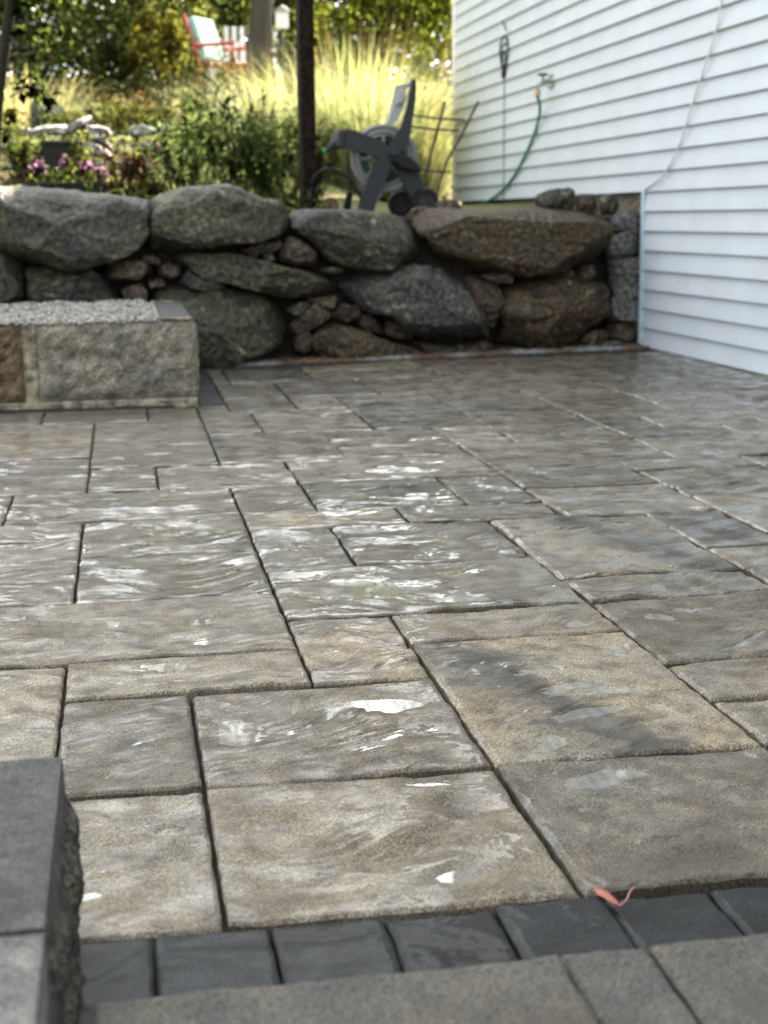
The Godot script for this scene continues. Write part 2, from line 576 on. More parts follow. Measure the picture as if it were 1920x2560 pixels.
func build_patio() -> void:
	var patio := structure("patio")
	var base := MB.new()
	base.quad(P(-3.2, -0.024, 0.9), P(-3.2, -0.024, 7.7), P(3.1, -0.024, 8.6), P(3.1, -0.024, 0.9))
	part("joint_sand", base, M.joint_sand, patio)
	var R := [[-2, 0, 0, 2], [0, 0, 2, 2], [2, 0, 4, 2], [4, 0, 6, 2],
		[-1, 2, 0, 4], [0, 2, 2, 4], [2, 2, 4, 5], [4, 2, 6, 3], [4, 3, 6, 4], [-3, 2, -1, 5],
		[-1, 4, 1, 5], [1, 4, 2, 6], [2, 5, 4, 6], [4, 4, 6, 6], [-2, 5, 1, 7], [-4, 5, -2, 7], [1, 6, 4, 8], [4, 6, 6, 7], [6, 6, 8, 7], [6, 4, 8, 6],
		[4, 7, 6, 10], [6, 7, 8, 8], [-1, 7, 1, 9], [-1, 9, 1, 11], [-3, 7, -1, 8], [-3, 8, -1, 10], [-3, 10, -1, 11],
		[2, 8, 4, 10], [1, 8, 2, 10], [1, 10, 3, 11], [3, 10, 5, 11], [5, 10, 7, 12], [6, 8, 7, 10], [7, 8, 9, 11],
		[-2, 11, 1, 13], [-4, 11, -2, 13], [1, 11, 2, 13], [2, 11, 4, 13], [4, 11, 5, 13],
		[2, 13, 5, 15], [-1, 13, 0, 15], [0, 13, 2, 15], [-3, 13, -1, 16], [-3, 16, -1, 20], [-1, 15, 1, 17], [-1, 17, 1, 20],
		[1, 15, 3, 18], [3, 15, 5, 16], [3, 16, 5, 18], [5, 12, 7, 14], [5, 14, 8, 16], [7, 11, 10, 13], [7, 13, 9, 14], [9, 13, 11, 14], [8, 14, 10, 16], [10, 14, 12, 17],
		[5, 16, 6, 18], [6, 16, 8, 18], [8, 16, 10, 17], [8, 17, 9, 19], [9, 17, 11, 19], [8, 19, 10, 22], [10, 19, 12, 22], [6, 18, 8, 21], [6, 21, 8, 23], [8, 22, 10, 23],
		[1, 18, 2, 21], [2, 18, 4, 21], [4, 18, 6, 20], [4, 20, 6, 22], [4, 22, 6, 23], [-4, 20, -2, 22], [-2, 20, 0, 22], [0, 20, 1, 22],
		[3, 21, 4, 23], [3, 23, 5, 26], [5, 23, 7, 26], [7, 23, 9, 26], [9, 23, 10, 25], [2, 26, 4, 29], [4, 26, 7, 28], [4, 28, 7, 31], [7, 26, 9, 28], [9, 26, 11, 28], [10, 22, 11, 24], [11, 24, 13, 26]]
	var taken := {}
	for r in R:
		for i in range(r[0], r[2]):
			for k in range(r[1], r[3]): taken[Vector2i(i, k)] = true
	for k in range(21, 32): # the seat wall and its charcoal edging stand here
		for i in range(-10, 3):
			if i < 2 or k < 26: taken[Vector2i(i, k)] = true
	for k in range(26, 32): taken[Vector2i(2, k)] = true; taken[Vector2i(3, k)] = true
	# odd pieces cut round the edging
	R.append_array([[1, 21, 1.62, 22], [1.62, 21, 3, 23], [1.62, 23, 3, 26], [1.62, 26, 2, 29], [1.62, 29, 4, 31]])
	for k in range(0, 33):
		for i in range(-8, 15):
			if taken.has(Vector2i(i, k)): continue
			var size := Vector2i(1, 1)
			for s in ([Vector2i(2, 2), Vector2i(2, 1), Vector2i(1, 2)] if rng.randf() < 0.5 else [Vector2i(3, 2), Vector2i(2, 3), Vector2i(2, 2), Vector2i(1, 2), Vector2i(2, 1)]):
				var free := true
				for a in s.x:
					for c in s.y:
						if taken.has(Vector2i(i + a, k + c)) or i + a > 14: free = false
				if free:
					size = s
					break
			for a in size.x:
				for c in size.y: taken[Vector2i(i + a, k + c)] = true
			R.append([i, k, i + size.x, k + size.y])
	var look := {"name": "paver", "mat": "paver_stone", "grey": Color(0.168, 0.143, 0.110), "sand": Color(0.355, 0.30, 0.215), "char": Color(0.075, 0.067, 0.057)}
	for r in R:
		var x0 := gx(r[0]) + 0.0031
		var x1 := minf(gx(r[2]) - 0.0031, WALL_X + 0.1 - WALL_SLOPE * (gz(r[1]) - 8.1) - 0.12)
		var z0 := gz(r[1]) + (0.0052 if r[1] < 14 else 0.0036)
		var z1 := gz(r[3]) - (0.0052 if r[1] < 14 else 0.0036)
		if r[1] >= 20 and r[2] <= 1 and r[3] == 22: z1 = 5.945
		if x1 - x0 < 0.03 or z0 > far_edge(x0) - 0.03: continue
		# leave out what lies wholly outside the picture
		var left := -0.1 - 0.075 * z1
		var right := 0.17 + 0.46 * z1
		var aside := x1 < left - 0.05 or x0 > right + 0.05
		if x1 < left - 1.1 or x0 > right + 1.1: continue
		var mid: float = (r[1] + r[3]) * 0.5
		var dry := clampf(1.0 - mid / 7.0, 0, 1)
		look.amp = lerpf(0.0050, 0.0044, dry) * rng.randf_range(0.8, 1.25)
		look.mat = "damp_paver_stone" if r[1] < 6 else "paver_stone"
		look.pool = lerpf(0.22, 0.16, dry) * (1.0 if r[0] < 5 else 0.35)
		look.tan = lerpf(0.18, 0.52, dry)
		look.dark = 0.06 if rng.randf() < 0.65 else 0.34
		var cell := 0.0042 if r[1] < 6 else 0.0058 if r[1] < 12 else 0.009 if r[1] < 19 else 0.016
		if aside: cell = 0.018
		var cut := Vector2.ZERO
		if z1 > far_edge(x0) - 0.01: cut = Vector2(7.36, 0.165)
		if cut != Vector2.ZERO: z1 = minf(z1, far_edge(x1) + 0.02)
		if mid > 14: look.amp *= 0.6
		look.rim = 0.0065 if r[1] < 7 else 0.0095
		for key in ["streak", "band", "tone", "hollow"]: look.erase(key)
		match r: # slabs whose colouring stands out
			[2, 2, 4, 5]:
				look.tan = 0.35; look.dark = 0.0; look.tone = 1.05
				look.pool = 0.06; look.hollow = spread_hollows(2.5, 3.6, 2.4, 4.6, 6, 0.018)
				look.band = [gx(2.62), -0.36, gz(3.8), 0.075, 2.1]
			[4, 7, 6, 10]:
				look.tan = 0.3; look.dark = 0.1; look.tone = 0.95
				look.band = [gx(5.3), -0.3, gz(8.5), 0.07, -1.9]
			[-2, 5, 1, 7]:
				look.pool = 0.16
				look.hollow = spread_hollows(-0.9, 0.3, 5.4, 6.5, 6, 0.05)
			[-2, 0, 0, 2]: look.tan = 0.5; look.dark = 0.03; look.tone = 1.05; look.hollow = spread_hollows(-0.8, -0.2, 0.5, 1.0, 2, 0.02)
			[0, 0, 2, 2]: look.tan = 0.45; look.dark = 0.08; look.tone = 1.02; look.pool = 0.12; look.hollow = spread_hollows(0.9, 1.75, 0.25, 1.75, 13, 0.022)
			[2, 0, 4, 2]: look.tan = 0.34; look.dark = 0.22; look.tone = 0.95; look.streak = 1.2; look.pool = 0.07; look.hollow = spread_hollows(2.3, 3.3, 1.0, 1.8, 5, 0.02)
			[0, 2, 2, 4]: look.tan = 0.36; look.dark = 0.1; look.tone = 0.92; look.pool = 0.13; look.hollow = spread_hollows(0.9, 1.85, 2.3, 3.6, 10, 0.022)
			[-1, 2, 0, 4]: look.tan = 0.3; look.dark = 0.08; look.tone = 0.92
			[1, 4, 2, 6], [-1, 4, 1, 5]: look.tan = 0.5; look.dark = 0.03; look.tone = 1.08
			[4, 2, 6, 3], [4, 3, 6, 4]: look.tan = 0.6; look.dark = 0.0; look.tone = 1.1
			[4, 4, 6, 6]: look.tan = 0.42; look.dark = 0.15; look.tone = 1.0
			[1, 6, 4, 8]: look.tan = 0.2; look.dark = 0.2; look.tone = 0.88; look.pool = 0.14; look.hollow = spread_hollows(1.6, 3.2, 6.5, 7.5, 6, 0.035)
		paver(patio, x0, z0, x1, z1, cell, look, cut)
	# charcoal soldier course at the foot of the step, round the seat wall and along the boulders
	var edge := {"name": "border_paver", "mat": "border_stone", "grey": Color(0.026, 0.028, 0.029), "sand": Color(0.045, 0.048, 0.05), "char": Color(0.014, 0.015, 0.015), "amp": 0.0026, "pool": 0.0, "tan": 0.3, "dark": 0.15}
	for q in range(-10, 18):
		var xa := 0.003 + 0.1245 * q
		edge.turn = rng.randf_range(-0.9, 0.9)
		paver(patio, xa + 0.0012, 1.155, xa + 0.1245 - 0.0012, 1.4555, 0.0055, edge)
	edge.amp = 0.0016
	edge.turn = 0.0
	for q in 6:
		paver(patio, 0.297, 6.05 + q * 0.25, gx(1.62) - 0.004, 6.05 + q * 0.25 + 0.245, 0.02, edge, Vector2(7.36, 0.165))
	for q in 6:
		paver(patio, 0.20 - (q + 1) * 0.25, 5.951, 0.20 - q * 0.25 - 0.005, 6.049, 0.02, edge)
	for q in 12:
		var xa := 0.30 + q * 0.235
		var eb := MB.new()
		eb.col = Color(0.05, 0.052, 0.054)
		var t := Basis(Vector3.UP, atan(0.165))
		eb.cbox(P(xa + 0.115, -0.008, far_edge(xa + 0.115) + 0.045), Vector3(0.115, 0.012, 0.04), 0.004, t)
		part("border_paver", eb, M.border_stone, patio)

# ---------- stones ----------
const TINTS := [[Color(0.098, 0.090, 0.062), Color(0.050, 0.047, 0.037), Color(0.125, 0.12, 0.05)],
	[Color(0.125, 0.122, 0.105), Color(0.068, 0.068, 0.062), Color(0.16, 0.145, 0.105)],
	[Color(0.145, 0.108, 0.074), Color(0.072, 0.056, 0.04), Color(0.19, 0.13, 0.08)],
	[Color(0.25, 0.24, 0.22), Color(0.16, 0.158, 0.15), Color(0.30, 0.275, 0.23)],
	[Color(0.112, 0.100, 0.064), Color(0.058, 0.053, 0.037), Color(0.14, 0.13, 0.055)],
	[Color(0.115, 0.085, 0.042), Color(0.052, 0.041, 0.024), Color(0.17, 0.10, 0.04)]]

# a boulder from its face outline (x, y pairs, metres); face lies on z = 0, body behind; returns centre too
func boulder(pts: PackedVector2Array, depth: float, tint: int, seg := 56, rings := 26, lichen := 0.0, boxy := 0.62, grow := 1.0) -> Array:
	var c0 := Vector2.ZERO
	var area := 0.0
	for q in pts.size():
		var a := pts[q]; var d := pts[(q + 1) % pts.size()]
		var cr := a.cross(d)
		area += cr
		c0 += (a + d) * cr
	c0 /= 3.0 * area
	var rad := PackedFloat32Array()
	for s in seg:
		var g := TAU * s / seg
		var far := c0 + Vector2(cos(g), sin(g)) * 5.0
		var best := 0.02
		for q in pts.size():
			var hit = Geometry2D.segment_intersects_segment(c0, far, pts[q], pts[(q + 1) % pts.size()])
			if hit != null: best = maxf(best, c0.distance_to(hit))
		rad.append(best)
	var sm := PackedFloat32Array()
	for s in seg: sm.append(grow * (rad[s] * 0.8 + (rad[(s + 1) % seg] + rad[(s - 1 + seg) % seg]) * 0.1))
	var size := sqrt(absf(area) / 2.0)
	var bulge := clampf(size * 0.30, 0.02, 0.16)
	var planes := []
	for q in (3 if tint == 3 else 7 if size < 0.14 else 13):
		var nn := Vector3(rng.randfn(0, 0.8), rng.randfn(0.15, 0.8), rng.randf_range(0.15, 1.1)).normalized()
		var sup := 0.0
		for s in seg:
			var g := TAU * s / seg
			sup = maxf(sup, Vector3(cos(g) * sm[s], sin(g) * sm[s], 0).dot(nn))
		sup = maxf(sup * 0.93, bulge * nn.z)
		planes.append([nn, sup * (rng.randf_range(0.70, 0.93) if size >= 0.14 else rng.randf_range(0.62, 0.9))])
	var off := Vector3(rng.randf_range(-40, 40), rng.randf_range(-40, 40), rng.randf_range(-40, 40))
	var b := MB.new()
	var rows := []
	var cols := []
	var ct: Array = TINTS[tint]
	for r in rings + 1:
		var t := PI * (0.5 + 0.5 * signf(float(r) / rings - 0.5) * pow(absf(float(r) / rings - 0.5) * 2.0, 1.5))
		var s_ := pow(maxf(sin(t), 0.0), boxy)
		var c_ := pow(absf(cos(t)), boxy) * signf(cos(t))
		var row := []
		var crow := []
		for s in seg:
			var g := TAU * s / seg
			var p := Vector3(cos(g) * sm[s] * s_, sin(g) * sm[s] * s_, bulge * c_ if c_ > 0 else depth * c_)
			if c_ < 0: p.x *= 1.0 + 0.12 * c_; p.y *= 1.0 + 0.06 * c_
			for pl in planes:
				var over: float = p.dot(pl[0]) - pl[1]
				if over > 0: p -= pl[0] * over * 0.97
			var d := p.normalized()
			var w := p * 3.2 + off
			p += d * (n_fbm.get_noise_3dv(w) * 0.03 + n_ridge.get_noise_3dv(w * 1.7) * 0.016) * minf(size, 0.45) / 0.45
			p += d * n_fbm.get_noise_3dv(p * 17.0 + off) * 0.006
			row.append(Vector3(p.x + c0.x, p.y + c0.y, p.z))
			var k1 := n_fbm.get_noise_3dv(w * 1.2 + Vector3(7, 3, 1))
			var k2 := n_fbm.get_noise_3dv(w * 2.6)
			var k3 := n_fbm.get_noise_3dv(p * 24.0 + off)
			var cc: Color = ct[0].lerp(ct[1], clampf(0.4 + k1 * 1.6 + k3 * 0.6, 0, 1))
			cc = cc.lerp(ct[2], clampf(k2 * 2.2 - 0.15, 0, 0.8))
			cc *= 1.0 + 0.5 * k3
			if lichen > 0.0:
				var k4 := n_soft.get_noise_3dv(p * 13.0 + off * 2.0)
				cc = cc.lerp(Color(0.34, 0.35, 0.22), clampf((k4 - 1.0 + lichen) * 8.0, 0, 0.75))
			cc.a = 1
			crow.append(cc)
		rows.append(row)
		cols.append(crow)
	b.sheet(rows, true, true, cols)
	return [b, Vector3(c0.x, c0.y, 0)]

func wall_face(x: float, y: float) -> float:
	return 7.5 + 0.2 * x + 0.1 * y

const STONES := [
	[0, [-0.686, 0.924, -0.558, 0.915, -0.361, 0.899, -0.119, 0.878, 0.131, 0.856, 0.154, 0.797, 0.141, 0.714, 0.079, 0.624, -0.060, 0.551, -0.201, 0.533, -0.315, 0.531, -0.457, 0.559, -0.574, 0.601, -0.702, 0.628]],
	[4, [0.163, 0.847, 0.267, 0.892, 0.390, 0.913, 0.467, 0.922, 0.605, 0.896, 0.757, 0.851, 0.865, 0.836, 0.907, 0.765, 0.895, 0.705, 0.842, 0.670, 0.669, 0.647, 0.551, 0.628, 0.332, 0.596, 0.203, 0.594, 0.136, 0.602, 0.112, 0.639, 0.131, 0.696, 0.154, 0.797]],
	[0, [0.909, 0.800, 1.001, 0.790, 1.165, 0.782, 1.296, 0.778, 1.429, 0.767, 1.526, 0.744, 1.601, 0.704, 1.666, 0.632, 1.646, 0.551, 1.578, 0.508, 1.421, 0.489, 1.288, 0.487, 1.157, 0.507, 1.083, 0.535, 1.050, 0.588, 0.996, 0.652, 0.915, 0.696, 0.899, 0.743]],
	[5, [1.602, 0.724, 1.643, 0.775, 1.722, 0.794, 1.961, 0.782, 2.149, 0.789, 2.597, 0.775, 2.817, 0.752, 2.838, 0.724, 2.816, 0.669, 2.808, 0.506, 2.757, 0.481, 2.505, 0.465, 2.269, 0.427, 2.142, 0.435, 1.931, 0.458, 1.782, 0.493, 1.724, 0.569, 1.680, 0.649, 1.628, 0.687]],
	[0, [-0.703, 0.606, -0.575, 0.592, -0.536, 0.585, -0.490, 0.542, -0.478, 0.492, -0.486, 0.322, -0.590, 0.303, -0.719, 0.307]],
	[0, [-0.465, 0.516, -0.395, 0.524, -0.193, 0.510, -0.079, 0.467, -0.016, 0.415, 0.003, 0.364, -0.016, 0.261, -0.447, 0.276, -0.461, 0.433]],
	[2, [-0.088, 0.476, -0.061, 0.526, 0.007, 0.565, 0.076, 0.555, 0.174, 0.521, 0.166, 0.491, 0.097, 0.465, 0.052, 0.438, -0.014, 0.445, -0.080, 0.455]],
	[2, [0.102, 0.568, 0.160, 0.574, 0.211, 0.552, 0.193, 0.525, 0.128, 0.531]],
	[2, [0.183, 0.511, 0.245, 0.535, 0.313, 0.518, 0.318, 0.483, 0.265, 0.458, 0.197, 0.465]],
	[2, [0.129, 0.436, 0.181, 0.456, 0.232, 0.443, 0.231, 0.420, 0.153, 0.408]],
	[4, [0.248, 0.551, 0.315, 0.580, 0.417, 0.583, 0.592, 0.563, 0.745, 0.525, 0.843, 0.497, 1.061, 0.458, 1.154, 0.420, 1.158, 0.376, 1.095, 0.341, 0.965, 0.330, 0.766, 0.363, 0.676, 0.391, 0.544, 0.430, 0.412, 0.462, 0.319, 0.504, 0.266, 0.526]],
	[1, [0.285, 0.425, 0.345, 0.498, 0.397, 0.485, 0.543, 0.426, 0.578, 0.392, 0.558, 0.376, 0.409, 0.387]],
	[2, [0.817, 0.533, 0.839, 0.585, 0.894, 0.660, 0.958, 0.643, 1.012, 0.589, 1.051, 0.545, 1.037, 0.500, 0.926, 0.504]],
	[4, [1.049, 0.480, 1.120, 0.495, 1.194, 0.479, 1.176, 0.455, 1.081, 0.458]],
	[2, [0.666, 0.579, 0.713, 0.582, 0.724, 0.547, 0.674, 0.541]],
	[2, [0.729, 0.561, 0.792, 0.586, 0.815, 0.540, 0.745, 0.530]],
	[4, [0.126, 0.325, 0.152, 0.394, 0.247, 0.422, 0.409, 0.387, 0.676, 0.384, 0.729, 0.352, 0.782, 0.314, 0.844, 0.243, 0.858, 0.156, 0.911, 0.064, 0.864, 0.023, 0.681, -0.003, 0.546, -0.004, 0.370, 0.012, 0.211, 0.019, 0.123, 0.140]],
	[1, [1.164, 0.429, 1.193, 0.453, 1.308, 0.477, 1.442, 0.483, 1.773, 0.466, 1.859, 0.429, 1.930, 0.400, 1.986, 0.325, 2.128, 0.171, 2.116, 0.126, 1.967, 0.078, 1.820, 0.051, 1.752, 0.049, 1.575, 0.133, 1.435, 0.238, 1.356, 0.243, 1.245, 0.295, 1.181, 0.370]],
	[5, [2.107, 0.385, 2.215, 0.393, 2.374, 0.399, 2.703, 0.386, 2.801, 0.427, 2.816, 0.377, 2.805, 0.239, 2.706, 0.158, 2.592, 0.084, 2.571, 0.017, 2.367, 0.008, 2.207, 0.022, 2.101, 0.060, 2.128, 0.146, 2.114, 0.299]],
	[2, [1.873, 0.426, 2.035, 0.407, 2.098, 0.358, 2.129, 0.204, 2.076, 0.112, 1.968, 0.111, 1.902, 0.270]],
	[2, [2.574, 0.394, 2.604, 0.461, 2.704, 0.469, 2.685, 0.391, 2.641, 0.374]],
	[4, [2.357, 0.404, 2.505, 0.452, 2.580, 0.440, 2.574, 0.389, 2.411, 0.388]],
	[1, [0.855, 0.279, 0.937, 0.312, 0.992, 0.310, 1.004, 0.283, 0.945, 0.254, 0.872, 0.247]],
	[2, [0.882, 0.181, 0.898, 0.215, 1.038, 0.316, 1.066, 0.315, 1.123, 0.260, 1.102, 0.229, 0.998, 0.172, 0.913, 0.125]],
	[2, [1.110, 0.256, 1.170, 0.295, 1.263, 0.275, 1.277, 0.228, 1.247, 0.192, 1.147, 0.194, 1.101, 0.222]],
	[2, [1.267, 0.224, 1.301, 0.249, 1.356, 0.235, 1.403, 0.162, 1.408, 0.127, 1.324, 0.143, 1.260, 0.180]],
	[2, [1.409, 0.184, 1.442, 0.210, 1.528, 0.167, 1.586, 0.128, 1.561, 0.082, 1.489, 0.099, 1.408, 0.120]],
	[5, [0.980, 0.100, 1.033, 0.176, 1.111, 0.200, 1.193, 0.187, 1.298, 0.139, 1.430, 0.079, 1.573, 0.051, 1.800, 0.014, 1.785, -0.016, 1.427, -0.017, 1.104, -0.007, 0.982, 0.013]],
	[3, [2.817, 0.729, 2.850, 0.768, 2.973, 0.777, 2.978, 0.688, 2.828, 0.667]],
	[3, [2.771, 0.592, 2.816, 0.630, 2.894, 0.655, 2.978, 0.644, 2.973, 0.531, 2.904, 0.509, 2.791, 0.519]],
	[3, [2.808, 0.508, 2.967, 0.523, 2.966, 0.421, 2.807, 0.412]],
	[3, [2.813, 0.404, 2.966, 0.416, 2.965, 0.289, 2.886, 0.279, 2.817, 0.294]],
	[3, [2.799, 0.273, 2.965, 0.284, 2.960, 0.134, 2.798, 0.137]],
	[2, [2.788, 0.129, 2.960, 0.126, 2.956, 0.020, 2.796, 0.026]],
	[2, [2.580, 0.027, 2.628, 0.083, 2.773, 0.101, 2.793, 0.037, 2.686, 0.010]],
	[3, [2.686, 0.005, 2.793, 0.029, 2.962, 0.014, 2.955, -0.028, 2.697, -0.027]],
	[2, [0.943, 0.334, 1.057, 0.335, 1.146, 0.342, 1.171, 0.305, 1.106, 0.275, 1.005, 0.310]],
	[2, [0.897, 0.120, 0.969, 0.154, 0.998, 0.109, 0.975, 0.032, 0.907, 0.048]],
	[2, [1.585, 0.093, 1.732, 0.044, 1.842, 0.040, 2.008, 0.069, 2.092, 0.055, 2.007, -0.000, 1.731, -0.001, 1.584, 0.043]],
	[2, [0.007, 0.403, 0.089, 0.433, 0.134, 0.395, 0.121, 0.325, 0.015, 0.329]],
	[2, [1.961, 0.424, 2.100, 0.446, 2.212, 0.413, 2.183, 0.378, 2.071, 0.386]],
	[2, [0.569, 0.594, 0.717, 0.620, 0.841, 0.649, 0.851, 0.589, 0.715, 0.573]],
	[4, [-1.34, 0.93, -1.05, 0.95, -0.76, 0.91, -0.72, 0.75, -0.80, 0.60, -1.05, 0.55, -1.32, 0.60, -1.38, 0.75]],
	[0, [-1.96, 0.90, -1.65, 0.94, -1.42, 0.90, -1.40, 0.70, -1.48, 0.57, -1.75, 0.54, -1.98, 0.60]],
	[1, [-1.30, 0.54, -1.00, 0.53, -0.76, 0.58, -0.74, 0.40, -0.80, 0.28, -1.10, 0.27, -1.32, 0.34]],
	[5, [-1.98, 0.55, -1.70, 0.51, -1.38, 0.54, -1.36, 0.35, -1.45, 0.24, -1.75, 0.22, -2.00, 0.30]],
	[4, [-2.62, 0.91, -2.30, 0.93, -2.02, 0.88, -2.02, 0.40, -2.20, 0.20, -2.60, 0.22]],
	[0, [-2.60, 0.18, -2.20, 0.19, -1.70, 0.20, -1.68, 0.02, -2.10, -0.02, -2.60, 0.0]]
]

func build_stone_wall() -> void:
	var wall := thing("stone_wall", "dry-laid retaining wall of dark mossy boulders behind the patio", "stone wall", P(1.0, 0, 7.9))
	for s in STONES:
		var pts := PackedVector2Array()
		for q in range(0, s[1].size(), 2): pts.append(Vector2(s[1][q], s[1][q + 1]))
		var lo := pts[0]; var hi := pts[0]
		for p in pts:
			lo = lo.min(p); hi = hi.max(p)
		var big := (hi - lo).x > 0.45
		var res := boulder(pts, clampf((hi - lo).length() * 0.45, 0.12, 0.45), s[0], 96 if big else 48, 48 if big else 26, 0.33 if s[0] in [0, 1, 4] and big else (0.28 if big else 0.0), 0.24 if s[0] != 3 else 0.2, 1.06 if s[0] != 3 else 1.12)
		var b: MB = res[0]
		var c0: Vector3 = res[1]
		for q in b.v.size():
			var p := b.v[q]
			var set_back := 0.05 if big else 0.09
			b.v[q] = P(p.x, p.y, wall_face(c0.x, c0.y) + set_back - p.z + 0.2 * (p.x - c0.x) + 0.1 * (p.y - c0.y)) - wall.position
		part("boulder" if big else "stone", b, M.boulder, wall)
	var earth := MB.new()
	var rows := []
	for r in 7:
		var row := []
		for q in 30:
			var x := lerpf(-3.4, 2.94, q / 29.0)
			var y := lerpf(-0.05, 0.74, r / 6.0)
			row.append(P(x, y, wall_face(x, y) + 0.27 + 0.03 * n_fbm.get_noise_2d(x * 6, y * 6)) - wall.position)
		rows.append(row)
	earth.sheet(rows, false, false)
	part("earth_backing", earth, M.soil, wall)
	# grit washed out along the foot of the wall
	var mm := MultiMesh.new()
	mm.transform_format = MultiMesh.TRANSFORM_3D
	mm.use_colors = true
	mm.mesh = pebble_mesh()
	var list := []
	for q in 5200:
		var x := rng.randf_range(0.32, 2.95)
		var z := far_edge(x) + 0.085 + absf(rng.randfn(0, 0.075))
		var s := rng.randf_range(0.003, 0.0085)
		var k := n_soft.get_noise_2d(x * 2.0, 5.0)
		var cc := Color(0.24, 0.235, 0.22).lerp(Color(0.13, 0.08, 0.045), clampf(0.5 + k * 2.5, 0, 1)) * rng.randf_range(0.6, 1.3)
		cc.a = 1
		list.append([Transform3D(Basis(Vector3(rng.randf(), rng.randf(), rng.randf()).normalized(), rng.randf() * TAU).scaled(Vector3(s, s * 0.7, s)), P(x, 0.002 + rng.randf() * 0.012 + 0.05 * maxf(0, z - far_edge(x) - 0.12), z)), cc])
	mm.instance_count = list.size()
	for q in list.size():
		mm.set_instance_transform(q, list[q][0])
		mm.set_instance_color(q, list[q][1])
	var g := MultiMeshInstance3D.new()
	g.name = "gravel_strip"
	g.multimesh = mm
	g.material_override = M.pebble
	add_child(g)
	tag(g, "thin strip of grit between the paving and the boulders", "gravel", "", "stuff")
	var bed := MB.new()
	var br := []
	for r in 2:
		var row := []
		for q in 14:
			var x := lerpf(0.28, 2.97, q / 13.0)
			row.append(P(x, 0.0 if r == 0 else 0.03, far_edge(x) + (0.083 if r == 0 else 0.42)))
		br.append(row)
	bed.sheet(br)
	var bo := part("soil_bed", bed, M.soil, self)
	bo.set_meta("kind", "structure")

var _pebble: ArrayMesh
func pebble_mesh() -> ArrayMesh:
	if _pebble == null:
		var b := MB.new()
		var t := (1.0 + sqrt(5.0)) / 2.0
		var pv := []
		for p in [Vector3(-1, t, 0), Vector3(1, t, 0), Vector3(-1, -t, 0), Vector3(1, -t, 0), Vector3(0, -1, t), Vector3(0, 1, t), Vector3(0, -1, -t), Vector3(0, 1, -t), Vector3(t, 0, -1), Vector3(t, 0, 1), Vector3(-t, 0, -1), Vector3(-t, 0, 1)]:
			pv.append(p.normalized() * (1.0 + 0.3 * n_soft.get_noise_3dv(p * 2.0)))
		for f in [[0, 11, 5], [0, 5, 1], [0, 1, 7], [0, 7, 10], [0, 10, 11], [1, 5, 9], [5, 11, 4], [11, 10, 2], [10, 7, 6], [7, 1, 8], [3, 9, 4], [3, 4, 2], [3, 2, 6], [3, 6, 8], [3, 8, 9], [4, 9, 5], [2, 4, 11], [6, 2, 10], [8, 6, 7], [9, 8, 1]]:
			b.face([pv[f[0]], pv[f[1]], pv[f[2]]], pv[f[0]] + pv[f[1]] + pv[f[2]])
		_pebble = b.mesh()
	return _pebble

# rough quarry-faced block: front face (towards +z) and optionally right face pitched, top sawn
func rough_block(lo: Vector3, hi: Vector3, front_amp: float, side_amp: float, tones: Array, cell := 0.02) -> MB:
	var b := MB.new()
	var off := Vector3(rng.randf_range(-30, 30), rng.randf_range(-30, 30), 0)
	var shade := func(p: Vector3) -> Color:
		var k := n_fbm.get_noise_3dv(p * 4.0 + off)
		var k2 := n_fbm.get_noise_3dv(p * 22.0 + off)
		var cc: Color = tones[0].lerp(tones[1], clampf(0.5 + k * 1.5, 0, 1)).lerp(tones[2], clampf(k2 * 1.6 - 0.1, 0, 0.7))
		cc *= 1.0 + 0.45 * k2
		cc.a = 1
		return cc
	var nx := maxi(3, int((hi.x - lo.x) / cell)); var ny := maxi(3, int((hi.y - lo.y) / cell)); var nz := maxi(3, int((hi.z - lo.z) / cell))
	var pitch := func(p: Vector3, nn: Vector3, amp: float, e: float) -> Vector3:
		var f := clampf(e / 0.035, 0, 1)
		return p + nn * amp * f * (0.55 + n_fbm.get_noise_3dv(p * 9.0 + off) * 0.9 + n_ridge.get_noise_3dv(p * 16.0 + off) * 0.35 + 0.25 * n_fbm.get_noise_3dv(p * 45.0 + off))
	for spec in [["front", nx, ny], ["right", nz, ny], ["top", nx, nz], ["left", nz, ny]]:
		var rows := []
		var cols := []
		for r in spec[2] + 1:
			var row := []
			var crow := []
			for q in spec[1] + 1:
				var a: float = float(q) / spec[1]; var c: float = float(r) / spec[2]
				var p := Vector3.ZERO
				match spec[0]:
					"front":
						p = Vector3(lerpf(lo.x, hi.x, a), lerpf(lo.y, hi.y, c), hi.z)
						p = pitch.call(p, Vector3(0, 0, 1), front_amp, minf(minf(p.x - lo.x, hi.x - p.x), minf(p.y - lo.y, hi.y - p.y)))
					"right":
						p = Vector3(hi.x, lerpf(lo.y, hi.y, c), lerpf(hi.z, lo.z, a))
						p = pitch.call(p, Vector3(1, 0, 0), side_amp, minf(minf(p.z - lo.z, hi.z - p.z), hi.y - p.y))
					"left":
						p = Vector3(lo.x, lerpf(lo.y, hi.y, c), lerpf(lo.z, hi.z, a))
					"top":
						p = Vector3(lerpf(lo.x, hi.x, a), hi.y + 0.001 * n_fbm.get_noise_2d(a * 30, c * 30), lerpf(hi.z, lo.z, c))
				row.append(p)
				crow.append(shade.call(p))
			rows.append(row)
			cols.append(crow)
		b.sheet(rows, false, false, cols)
	b.col = tones[0]
	b.face([Vector3(lo.x, lo.y, lo.z), Vector3(hi.x, lo.y, lo.z), Vector3(hi.x, hi.y, lo.z), Vector3(lo.x, hi.y, lo.z)], Vector3(0, 0, -1))
	return b

